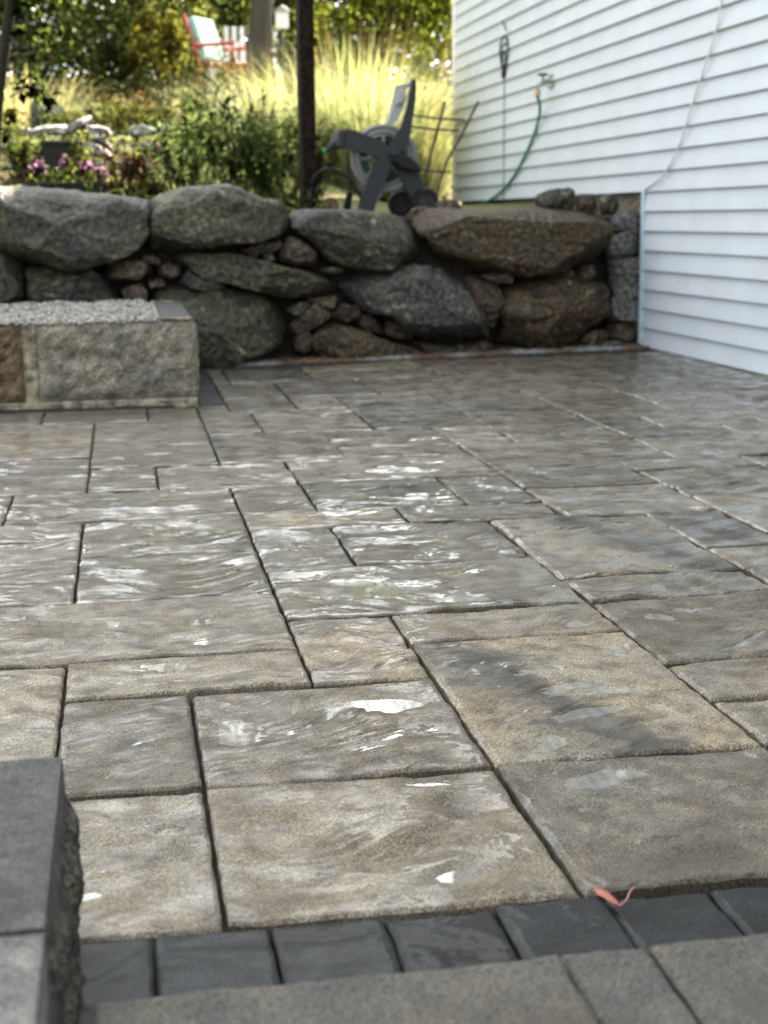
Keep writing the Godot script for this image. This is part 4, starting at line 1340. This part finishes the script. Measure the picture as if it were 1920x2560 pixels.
	shrub("meadow_plant", "airy yellow-flecked green plant over the perennials", P(0.62, 1.05, 11.6), P(0.62, 1.42, 11.6), Vector3(0.42, 0.36, 0.25), 1700, 0.04, Color(0.18, 0.27, 0.07), Color(0.55, 0.60, 0.22))
	shrub("meadow_plant", "fresh green plant filling behind the post foot", P(1.25, 0.9, 10.8), P(1.25, 1.16, 10.8), Vector3(0.34, 0.28, 0.2), 1300, 0.04, Color(0.18, 0.28, 0.07), Color(0.50, 0.58, 0.20))
	# dry straw tussock in the sun
	grass_clump("straw_tussock", "pale straw-coloured tussock in full sun at the left edge", P(-0.78, ground_y(-0.78, 12.9), 12.9), 0.5, 260, 0.5, 0.012, Color(0.62, 0.52, 0.26), Color(0.75, 0.68, 0.42))
	grass_clump("ornamental_grass", "tall golden ornamental grass directly behind the hose reel", P(2.0, ground_y(2.0, 12.5), 12.5), 0.32, 1000, 1.32, 0.012, Color(0.20, 0.24, 0.11), Color(0.48, 0.49, 0.32))
	grass_clump("ornamental_grass", "golden ornamental grass clump touching the house corner", P(2.55, ground_y(2.55, 13.1), 13.1), 0.30, 900, 1.28, 0.012, Color(0.20, 0.24, 0.10), Color(0.50, 0.47, 0.28))
	grass_clump("ornamental_grass", "feathery pale grass clump left of the brown post", P(1.30, ground_y(1.3, 12.2), 12.2), 0.26, 800, 0.85, 0.011, Color(0.24, 0.29, 0.15), Color(0.52, 0.53, 0.38))
	# overhanging sapling at the left edge
	var sp := thing("leaning_sapling", "dark leaning sapling with hanging green leaves at the left edge", "tree", P(-0.70, 0.74, 8.8))
	b = MB.new()
	b.col = Color(0.035, 0.028, 0.022)
	b.tube(smooth_path([Vector3(-0.02, -0.05, 0), Vector3(0.05, 0.6, 0), Vector3(0.12, 1.0, 0), Vector3(0.19, 1.4, 0.02), Vector3(0.22, 2.1, 0.04)], 4), 0.032, 10)
	part("trunk", b, M.bark, sp)
	b = MB.new()
	var twigs := MB.new()
	twigs.col = Color(0.05, 0.04, 0.03)
	for q in 17:
		var s := Vector3(0.12 + 0.004 * q, 0.55 + 0.075 * q, 0.02)
		var e := s + Vector3(rng.randf_range(-0.05, 0.33), rng.randf_range(-0.28, 0.12), rng.randf_range(-0.15, 0.25))
		var m := s.lerp(e, 0.5) + Vector3(0, 0.05, 0)
		twigs.tube([s, m, e], [0.006, 0.004, 0.002], 5, false)
		for k in 9:
			var f := rng.randf_range(0.3, 1.0)
			var p := s.lerp(m, f * 2) if f < 0.5 else m.lerp(e, f * 2 - 1)
			var d := Vector3(rng.randfn(0.2, 0.7), rng.randfn(-0.5, 0.5), rng.randfn(0, 0.6)).normalized()
			b.col = tint(Color(0.06, 0.12, 0.02), Color(0.20, 0.30, 0.05))
			b.leaf(p, d, d.cross(rdir()).normalized(), rng.randf_range(0.06, 0.11), rng.randf_range(0.035, 0.055), 0.2)
	part("twigs", twigs, M.bark, sp)
	part("leaves", b, M.leaf_green, sp)
	red_chair()
	# birdhouse
	var bh := thing("birdhouse", "small white birdhouse on a thin pole left of the post", "birdhouse", P(1.565, ground_y(1.56, 14.0), 14.0))
	b = MB.new()
	b.tube([Vector3(0, -0.05, 0), Vector3(0, 1.06, 0)], 0.012, 8)
	part("pole", b, M.iron, bh)
	b = MB.new()
	b.cbox(Vector3(0, 1.13, 0), Vector3(0.055, 0.075, 0.05), 0.006)
	part("box", b, M.white_paint, bh)
	b = MB.new()
	b.slab(PackedVector2Array([Vector2(-0.075, 1.205), Vector2(0.075, 1.205), Vector2(0, 1.26)]), 0.07, -0.07, Transform3D.IDENTITY, 0.004)
	part("roof", b, M.steel, bh)
	# trees beyond
	var gr := [Color(0.14, 0.21, 0.05), Color(0.38, 0.48, 0.14)]
	var olive := [Color(0.20, 0.25, 0.06), Color(0.50, 0.53, 0.15)]
	var lime := [Color(0.34, 0.45, 0.05), Color(0.62, 0.70, 0.14)]
	tree("shade_tree", "grey-trunked tree standing right of the red chair", 1.74, 17.4, 6.6, Vector3(1.9, 1.9, 1.4), 3600, 0.11, gr[0], gr[1], 0.16)
	tree("shade_tree", "broad green tree filling the far upper left", -1.3, 23.0, 6.4, Vector3(2.4, 3.2, 1.8), 6000, 0.14, gr[0], gr[1], 0.2)
	tree("shade_tree", "second far tree behind the olive shrub", 0.9, 26.0, 5.6, Vector3(2.3, 2.7, 1.6), 5200, 0.15, olive[0], olive[1], 0.18)
	tree("shade_tree", "yellowing far tree above the red chair", 3.1, 29.0, 5.2, Vector3(2.4, 2.6, 1.6), 5200, 0.15, olive[0], lime[1], 0.18)
	tree("shade_tree", "far lime-green tree over the ornamental grass", 5.6, 27.0, 4.6, Vector3(2.3, 2.2, 1.6), 5000, 0.15, lime[0], lime[1], 0.18)
	# thicket that closes the view behind the garden
	for a in [[-1.5, 18.2, 1.3, 1.5, 0, "dark thicket shrub behind the olive shrub's left side"], [0.2, 19.5, 1.3, 1.6, 1, "olive thicket shrub right behind the olive shrub"], [0.75, 21.5, 1.0, 1.5, 0, "green thicket shrub showing left of the red chair"], [2.1, 22.5, 1.3, 1.6, 1, "olive thicket shrub behind the white bench"], [3.9, 22.0, 1.4, 1.6, 2, "lime thicket shrub behind the tall lime shrub"],
		[-2.4, 25.5, 1.7, 1.0, 0, "low distant thicket shrub at the far upper left"], [-0.2, 26.0, 1.6, 1.0, 1, "low distant thicket shrub seen left of the red chair"], [1.7, 25.5, 1.5, 1.0, 1, "low distant thicket shrub seen under the white bench"], [3.3, 26.0, 1.6, 1.0, 2, "low distant thicket shrub right of the post"], [5.4, 25.0, 1.6, 1.0, 2, "low distant thicket shrub above the grass near the siding"]]:
		var cl: Array = [gr, olive, lime][a[4]]
		var gy := ground_y(a[0], a[1])
		shrub("thicket_shrub", a[5], P(a[0], gy, a[1]), P(a[0], gy + a[3] * 0.68, a[1]), Vector3(a[2], a[3], 1.0), 3600, 0.13, cl[0] * 1.25, cl[1] * 1.25, "thicket behind the garden", 60)
	undergrowth()

func grass_clump(called: String, label: String, at: Vector3, spread: float, count: int, height: float, width: float, ca: Color, cb: Color) -> void:
	var o := thing(called, label, "grass", at, "clumps of tall garden grass" if called == "ornamental_grass" else "")
	var b := MB.new()
	for q in count:
		var g := rng.randf() * TAU
		var r := sqrt(rng.randf())
		var p := Vector3(cos(g) * r * spread, -0.02, sin(g) * r * spread * 0.7)
		var d := (Vector3(0, 1, 0) + Vector3(cos(g), 0, sin(g)) * r * 0.30 + rdir() * 0.08).normalized()
		b.col = tint(ca, cb, 0.45)
		b.blade(p, d, Vector3(cos(g) * 0.30 + rng.randfn(0, 0.14), -0.12, sin(g) * 0.2 + rng.randfn(0, 0.1)) * (0.4 + r), height * rng.randf_range(0.6, 1.12), width * rng.randf_range(0.6, 1.3), 5)
	part("blades", b, M.grass_blade, o)
	if called == "ornamental_grass":
		b = MB.new()
		for q in 60:
			var g := rng.randf() * TAU
			var r := sqrt(rng.randf()) * spread
			var p := Vector3(cos(g) * r, 0, sin(g) * r * 0.7)
			b.col = tint(Color(0.62, 0.40, 0.14), Color(0.5, 0.42, 0.2), 0.2)
			b.blade(p, (Vector3(0, 1, 0) + Vector3(cos(g), 0, 0) * 0.12).normalized(), Vector3(cos(g) * 0.06, 0, 0), height * rng.randf_range(0.9, 1.25), 0.02, 4)
		part("seed_stalks", b, M.grass_blade, o)

func undergrowth() -> void:
	var b := MB.new()
	for q in 9000:
		var z := 8.35 + pow(rng.randf(), 1.4) * 9.0
		var x := rng.randf_range(-0.3 - 0.085 * z, 0.12 + 0.26 * z)
		if z < 12.9 and x > 2.85: continue
		if z < 11.8 and x > 1.2: continue
		var k := n_soft.get_noise_2d(x * 1.4, z * 1.1)
		var ca := Color(0.12, 0.19, 0.05).lerp(Color(0.42, 0.44, 0.17), clampf(0.4 + k * 1.6, 0, 1))
		b.col = tint(ca, ca * 1.5, 0.35)
		var h := rng.randf_range(0.0, 0.22)
		b.leaf(P(x, ground_y(x, z) + h * h * 2.5, z), rdir(0.5), rdir(), rng.randf_range(0.03, 0.09), rng.randf_range(0.015, 0.04), 0.3)
	var o := part("undergrowth", b, M.leaf_green, self)
	tag(o, "low mixed leaves and litter covering the garden bed", "undergrowth", "", "stuff")

func hose_reel() -> void:
	var o := thing("hose_reel_cart", "dark grey plastic hose reel cart standing behind the wall", "hose reel", P(1.53, 0.76, 8.62))
	var k := 0.000854
	var poly := func(a: Array) -> PackedVector2Array:
		var out := PackedVector2Array()
		for q in range(0, a.size(), 2): out.append(Vector2((a[q] - 700) * k, (1462 - a[q + 1]) * k))
		return out
	var b := MB.new()
	# handle frame: front upright and its twin behind
	b.slab(poly.call([878, 572, 905, 570, 908, 640, 893, 760, 872, 900, 838, 1010, 770, 1060, 690, 1030, 752, 960, 800, 880, 840, 760, 866, 640]), 0.16, 0.115, Transform3D.IDENTITY, 0.008)
	part("upright", b, M.plastic_grey, o)
	b = MB.new()
	b.slab(poly.call([806, 598, 884, 572, 872, 700, 826, 810, 772, 872, 745, 840, 778, 740]), -0.02, -0.07, Transform3D.IDENTITY, 0.008)
	part("upright", b, M.plastic_light, o)
	b = MB.new()
	b.tube([Vector3(0.165, 0.75, 0.14), Vector3(0.14, 0.735, -0.14)], 0.014, 10)
	b.slab(poly.call([812, 640, 866, 622, 862, 700, 800, 725]), 0.01, -0.03, Transform3D.IDENTITY, 0.004)
	part("handle_bar", b, M.plastic_light, o)
	b = MB.new()
	b.slab(poly.call([690, 1015, 765, 1050, 715, 1170, 650, 1300, 598, 1462, 488, 1462, 536, 1300, 610, 1140]), 0.17, 0.12, Transform3D.IDENTITY, 0.008)
	part("leg", b, M.plastic_grey, o)
	b = MB.new()
	b.slab(poly.call([480, 1300, 520, 1285, 505, 1380, 500, 1462, 445, 1462, 455, 1390]), -0.10, -0.15, Transform3D.IDENTITY, 0.008)
	part("leg", b, M.plastic_black, o)
	b = MB.new()
	b.slab(poly.call([425, 890, 500, 905, 600, 945, 700, 985, 720, 1060, 640, 1075, 520, 1040, 412, 1015]), 0.165, 0.10, Transform3D.IDENTITY, 0.012)
	part("arm", b, M.plastic_grey, o)
	b = MB.new()
	b.cbox(Vector3(-0.262, 0.43, 0.03), Vector3(0.02, 0.05, 0.15), 0.008, Basis(Vector3(0, 0, 1), -0.15))
	b.tube([Vector3(-0.27, 0.42, 0.10), Vector3(-0.345, 0.375, 0.12)], [0.026, 0.009], 10)
	part("hose_guide", b, M.plastic_grey, o)
	b = MB.new()
	b.tube([Vector3(-0.345, 0.375, 0.12), Vector3(-0.36, 0.362, 0.122)], 0.012, 10)
	part("hose_end", b, M.hose_green, o)
	# drum: two flanges with ribs, hose wound between
	for s in [[0.085, 0.0], [-0.085, 0.05]]:
		b = MB.new()
		var c0 := Vector3(-0.005 + s[1], 0.325, s[0])
		b.lathe(c0, Vector3(0, 0, 1), [Vector2(0.138, -0.010), Vector2(0.138, 0.008), Vector2(0.15, 0.014), Vector2(0.165, 0.006), Vector2(0.178, 0.014), Vector2(0.190, 0.012), Vector2(0.194, 0.0), Vector2(0.188, -0.012), Vector2(0.138, -0.010)], 40)
		b.lathe(c0, Vector3(0, 0, 1), [Vector2(0.04, -0.01), Vector2(0.04, 0.012), Vector2(0.062, 0.014), Vector2(0.068, -0.008)], 24)
		for q in 8:
			var g := TAU * q / 8.0
			b.cbox(c0 + Vector3(cos(g), sin(g), 0) * 0.103, Vector3(0.042, 0.010, 0.008), 0.002, Basis(Vector3(0, 0, 1), g))
		part("drum_flange", b, M.plastic_mid, o)
	b = MB.new()
	for q in 6:
		for r in 2:
			var lp := []
			for s in 25: lp.append(Vector3(cos(TAU * s / 24.0) * (0.125 - 0.02 * r), 0.325 + sin(TAU * s / 24.0) * (0.125 - 0.02 * r), -0.06 + 0.023 * q))
			b.tube(lp, 0.0115, 8, false)
	part("wound_hose", b, M.wound_green, o)
	b = MB.new()
	b.lathe(Vector3(0.0, 0.325, -0.1), Vector3(0, 0, 1), [Vector2(0.0, 0.0), Vector2(0.05, 0.0), Vector2(0.05, 0.26), Vector2(0.0, 0.26)], 20)
	part("hub", b, M.plastic_grey, o)
	b = MB.new()
	b.slab(poly.call([715, 1045, 760, 1040, 850, 1075, 915, 1130, 925, 1165, 890, 1182, 800, 1160, 725, 1110]), 0.215, 0.165, Transform3D.IDENTITY, 0.014)
	part("crank", b, M.plastic_black, o)
	b = MB.new()
	b.slab(poly.call([770, 1150, 925, 1172, 950, 1240, 1000, 1300, 960, 1390, 880, 1350, 830, 1260]), 0.13, 0.07, Transform3D.IDENTITY, 0.01)
	part("lower_arm", b, M.plastic_grey, o)
	b = MB.new()
	b.slab(poly.call([690, 1260, 720, 1270, 650, 1380, 625, 1375]), 0.06, 0.03, Transform3D.IDENTITY, 0.004)
	part("brace", b, M.plastic_light, o)
	for s in [[966, 1385, 0.14], [862, 1395, -0.13]]:
		b = MB.new()
		var wc := Vector3((s[0] - 700) * k, (1462 - s[1]) * k + 0.012, s[2])
		b.lathe(wc, Vector3(0, 0, 1), [Vector2(0.05, -0.024), Vector2(0.074, -0.024), Vector2(0.080, -0.014), Vector2(0.080, 0.014), Vector2(0.074, 0.024), Vector2(0.05, 0.024)], 30)
		var tyre := part("wheel", b, M.plastic_black, o)
		b = MB.new()
		b.lathe(wc, Vector3(0, 0, 1), [Vector2(0.0, -0.018), Vector2(0.052, -0.018), Vector2(0.052, 0.016), Vector2(0.03, 0.012), Vector2(0.02, 0.022), Vector2(0.0, 0.022)], 24)
		part("wheel_disc", b, M.plastic_grey, tyre)
	# black hoop and a small rusty wheel beside it
	b = MB.new()
	b.tube(smooth_path([Vector3(-0.09, 0, 0), Vector3(-0.07, 0.20, 0), Vector3(-0.01, 0.262, 0), Vector3(0.07, 0.262, 0), Vector3(0.16, 0.20, 0.01), Vector3(0.21, 0.09, 0.02), Vector3(0.215, -0.02, 0.02)], 5), 0.009, 8)
	var hoop := part("black_hoop", b, M.plastic_black, self)
	hoop.position = P(1.17, 0.755, 8.48)
	tag(hoop, "black bent hoop of pipe between the post and the reel", "hoop")
	var rw := thing("rusty_wheel", "small rusty iron wheel on edge at the foot of the post", "wheel", P(1.195, 0.775, 8.42))
	b = MB.new()
	b.lathe(Vector3(0, 0.045, 0), Vector3(0, 0, 1), [Vector2(0.032, -0.012), Vector2(0.045, -0.012), Vector2(0.047, 0), Vector2(0.045, 0.012), Vector2(0.032, 0.012), Vector2(0.032, -0.012)], 20)
	part("rim", b, M.rusty_iron, rw)
	b = MB.new()
	for q in 4: b.cbox(Vector3(0, 0.045, 0), Vector3(0.036, 0.005, 0.005), 0.001, Basis(Vector3(0, 0, 1), PI * q / 4.0))
	b.lathe(Vector3(0, 0.045, -0.02), Vector3(0, 0, 1), [Vector2(0, 0), Vector2(0.014, 0), Vector2(0.014, 0.04), Vector2(0, 0.04)], 12)
	part("spokes", b, M.rusty_iron, rw)

func plant_stand() -> void:
	var o := thing("plant_support", "dark metal rod frame leaning between the reel and the siding", "plant support", P(1.95, 0.78, 9.0))
	var pts := [[Vector3(0.25, 0.66, 0), Vector3(0.15, 0.47, 0), Vector3(0.05, 0.30, 0), Vector3(-0.05, 0.0, 0)], [Vector3(0.07, 0.67, -0.12), Vector3(0.0, 0.43, -0.10), Vector3(-0.05, 0.27, -0.08), Vector3(-0.08, 0.0, -0.06)]]
	for p in pts:
		var b := MB.new()
		b.tube(p, 0.0085, 8)
		part("leg", b, M.iron, o)
	for a in [[-0.19, 0.58, 0.17, 0.55], [-0.20, 0.515, 0.13, 0.488], [-0.14, 0.263, 0.08, 0.24]]:
		var b := MB.new()
		b.tube([Vector3(a[0], a[1], 0.012), Vector3((a[0] + a[2]) / 2, (a[1] + a[3]) / 2 - 0.006, 0.012), Vector3(a[2], a[3], 0.0)], 0.0065, 8)
		part("crossbar", b, M.iron, o)

func red_chair() -> void:
	var z := 18.0
	var o := thing("red_garden_chair", "red garden chair with a mint cushion up the slope", "chair", P(1.36, ground_y(1.36, z) + 0.02, z))
	var turn := Basis(Vector3.UP, 0.9)
	var b := MB.new()
	for s in [-0.27, 0.27]:
		b.tube([turn * Vector3(s, 0, 0.28), turn * Vector3(s, 0.40, 0.25), turn * Vector3(s, 0.38, -0.2), turn * Vector3(s, 0.98, -0.42)], 0.022, 8)
		b.tube([turn * Vector3(s, 0, -0.30), turn * Vector3(s, 0.38, -0.2)], 0.022, 8)
		b.tube([turn * Vector3(s, 0.40, 0.25), turn * Vector3(s, 0.62, 0.27), turn * Vector3(s, 0.62, -0.30)], 0.022, 8)
	part("frame", b, M.red_paint, o)
	b = MB.new()
	for q in 5: b.cbox(turn * Vector3(0, 0.40, -0.2 + q * 0.11), Vector3(0.27, 0.012, 0.045), 0.004, turn)
	part("seat", b, M.red_paint, o)
	b = MB.new()
	b.cbox(turn * Vector3(0, 0.70, -0.29), Vector3(0.22, 0.27, 0.05), 0.03, turn * Basis(Vector3(1, 0, 0), -0.35))
	part("cushion", b, M.mint_cloth, o)
	var w := thing("white_slat_bench", "white slatted bench behind the red chair", "bench", P(1.66, ground_y(1.6, 19.2) - 0.22, 19.2))
	b = MB.new()
	for s in [-0.42, 0.42]:
		b = MB.new()
		b.cbox(Vector3(s, 0.22, 0.2), Vector3(0.03, 0.24, 0.03), 0.005)
		part("leg", b, M.white_paint, w)
		b = MB.new()
		b.cbox(Vector3(s, 0.5, -0.2), Vector3(0.03, 0.52, 0.03), 0.005, Basis(Vector3(1, 0, 0), -0.12))
		part("leg", b, M.white_paint, w)

	for q in 4:
		b = MB.new()
		b.cbox(Vector3(0, 0.46, -0.15 + q * 0.11), Vector3(0.47, 0.012, 0.045), 0.004)
		part("seat_slat", b, M.white_paint, w)
	for q in 9:
		b = MB.new()
		b.cbox(Vector3(-0.40 + q * 0.1, 0.78, -0.235), Vector3(0.03, 0.25, 0.012), 0.004, Basis(Vector3(1, 0, 0), -0.12))
		part("back_slat", b, M.white_paint, w)

func fallen_leaves() -> void:
	# the folded red leaf on the charcoal course
	var o := thing("red_leaf", "folded red leaf with a pale stalk lying on the charcoal border", "leaf", P(0.50, 0.004, 1.435))
	var b := MB.new()
	b.col = Color(0.27, 0.065, 0.035)
	var rows := [[], [], []]
	for q in 7:
		var f := q / 6.0
		var w := (0.0068 + 0.0014 * sin(f * 23.0)) * sin(PI * pow(f, 0.8)) + 0.0005
		var c := Vector3(-0.006 + 0.016 * f, 0.004 - 0.002 * f, -0.028 + 0.046 * f)
		rows[0].append(c + Vector3(-w * 0.9, 0.001, 0.002))
		rows[1].append(c + Vector3(0, 0.0065 * sin(PI * f), 0))
		rows[2].append(c + Vector3(w, -0.001, -0.003))
	b.sheet(rows)
	part("blade", b, M.dead_leaf, o)
	b = MB.new()
	b.col = Color(0.34, 0.14, 0.10)
	b.tube(smooth_path([Vector3(0.009, 0.003, 0.017), Vector3(0.018, 0.006, 0.012), Vector3(0.027, 0.008, -0.002), Vector3(0.036, 0.009, -0.012)], 4), 0.0011, 6)
	part("stalk", b, M.dead_leaf, o)
	for a in [[P(0.505, 0.006, far_edge(0.5) - 0.02), Color(0.55, 0.24, 0.06), "orange leaf scrap beside the seat wall on the far paving"], [P(0.83, 0.022, far_edge(0.83) + 0.12), Color(0.50, 0.13, 0.03), "orange leaf scrap on the grit below the big mossy boulder"], [P(1.245, 0.024, far_edge(1.245) + 0.12), Color(0.55, 0.02, 0.03), "bright red leaf scrap on the grit strip"]]:
		b = MB.new()
		b.col = a[1]
		for q in 5: b.leaf(Vector3.ZERO, Vector3(cos(q * 1.25), 0.25, sin(q * 1.25)).normalized(), Vector3(-sin(q * 1.25), 0, cos(q * 1.25)), 0.026, 0.018, 0.3)
		var lo := part("leaf_scrap", b, M.dead_leaf, self)
		lo.position = a[0]
		tag(lo, a[2], "leaf")

func build_camera_and_light() -> void:
	var cam := Camera3D.new()
	cam.name = "camera"
	add_child(cam)
	cam.transform = Transform3D(Basis(Vector3(0.984362, -0.010118, 0.175869), Vector3(0.044534, 0.980212, -0.192874), Vector3(-0.170437, 0.19769, 0.965334)).orthonormalized(), Vector3(0, 0.75, 0))
	cam.fov = 38.663
	cam.near = 0.05
	cam.far = 600.0
	var at := CameraAttributesPhysical.new()
	at.frustum_focal_length = 34.2
	at.exposure_aperture = 3.8
	at.frustum_focus_distance = 2.45
	at.frustum_near = 0.05
	at.frustum_far = 600.0
	cam.attributes = at
	cam.current = true
	var env := Environment.new()
	env.background_mode = Environment.BG_SKY
	env.tonemap_mode = Environment.TONE_MAPPER_LINEAR
	env.tonemap_exposure = 7.3
	env.sdfgi_enabled = true
	env.ssao_enabled = true
	env.ssil_enabled = true
	var sky := Sky.new()
	var sm := PhysicalSkyMaterial.new() # thin bright haze, brightest towards the sun
	sm.rayleigh_coefficient = 0.6
	sm.rayleigh_color = Color(0.80, 0.855, 0.905)
	sm.mie_coefficient = 0.02
	sm.mie_color = Color(1.0, 0.99, 0.96)
	sm.mie_eccentricity = 0.6
	sm.turbidity = 12.0
	sm.ground_color = Color(0.45, 0.43, 0.38)
	sm.energy_multiplier = 3.2
	sky.sky_material = sm
	env.sky = sky
	var we := WorldEnvironment.new()
	we.name = "environment"
	we.environment = env
	add_child(we)
	var sun := DirectionalLight3D.new()
	sun.name = "sun"
	add_child(sun)
	# from behind the house, to the right and ahead: the house shades the patio, the garden beyond is lit
	var to_sun := Vector3(cos(deg_to_rad(54.5)) * cos(deg_to_rad(42)), sin(deg_to_rad(42)), -sin(deg_to_rad(54.5)) * cos(deg_to_rad(42)))
	sun.look_at_from_position(to_sun * 20.0, Vector3.ZERO, Vector3.UP)
	sun.light_energy = 1.6
	sun.light_color = Color(1.0, 0.95, 0.86)
	sun.light_angular_distance = 0.5
	sun.shadow_enabled = true

func _ready() -> void:
	build_camera_and_light()
	setup_noise()
	setup_materials()
	M.pebble_bed = M.mortar
	build_patio()
	build_house()
	build_stone_wall()
	build_seat_wall()
	build_step()
	build_garden()
	fallen_leaves()
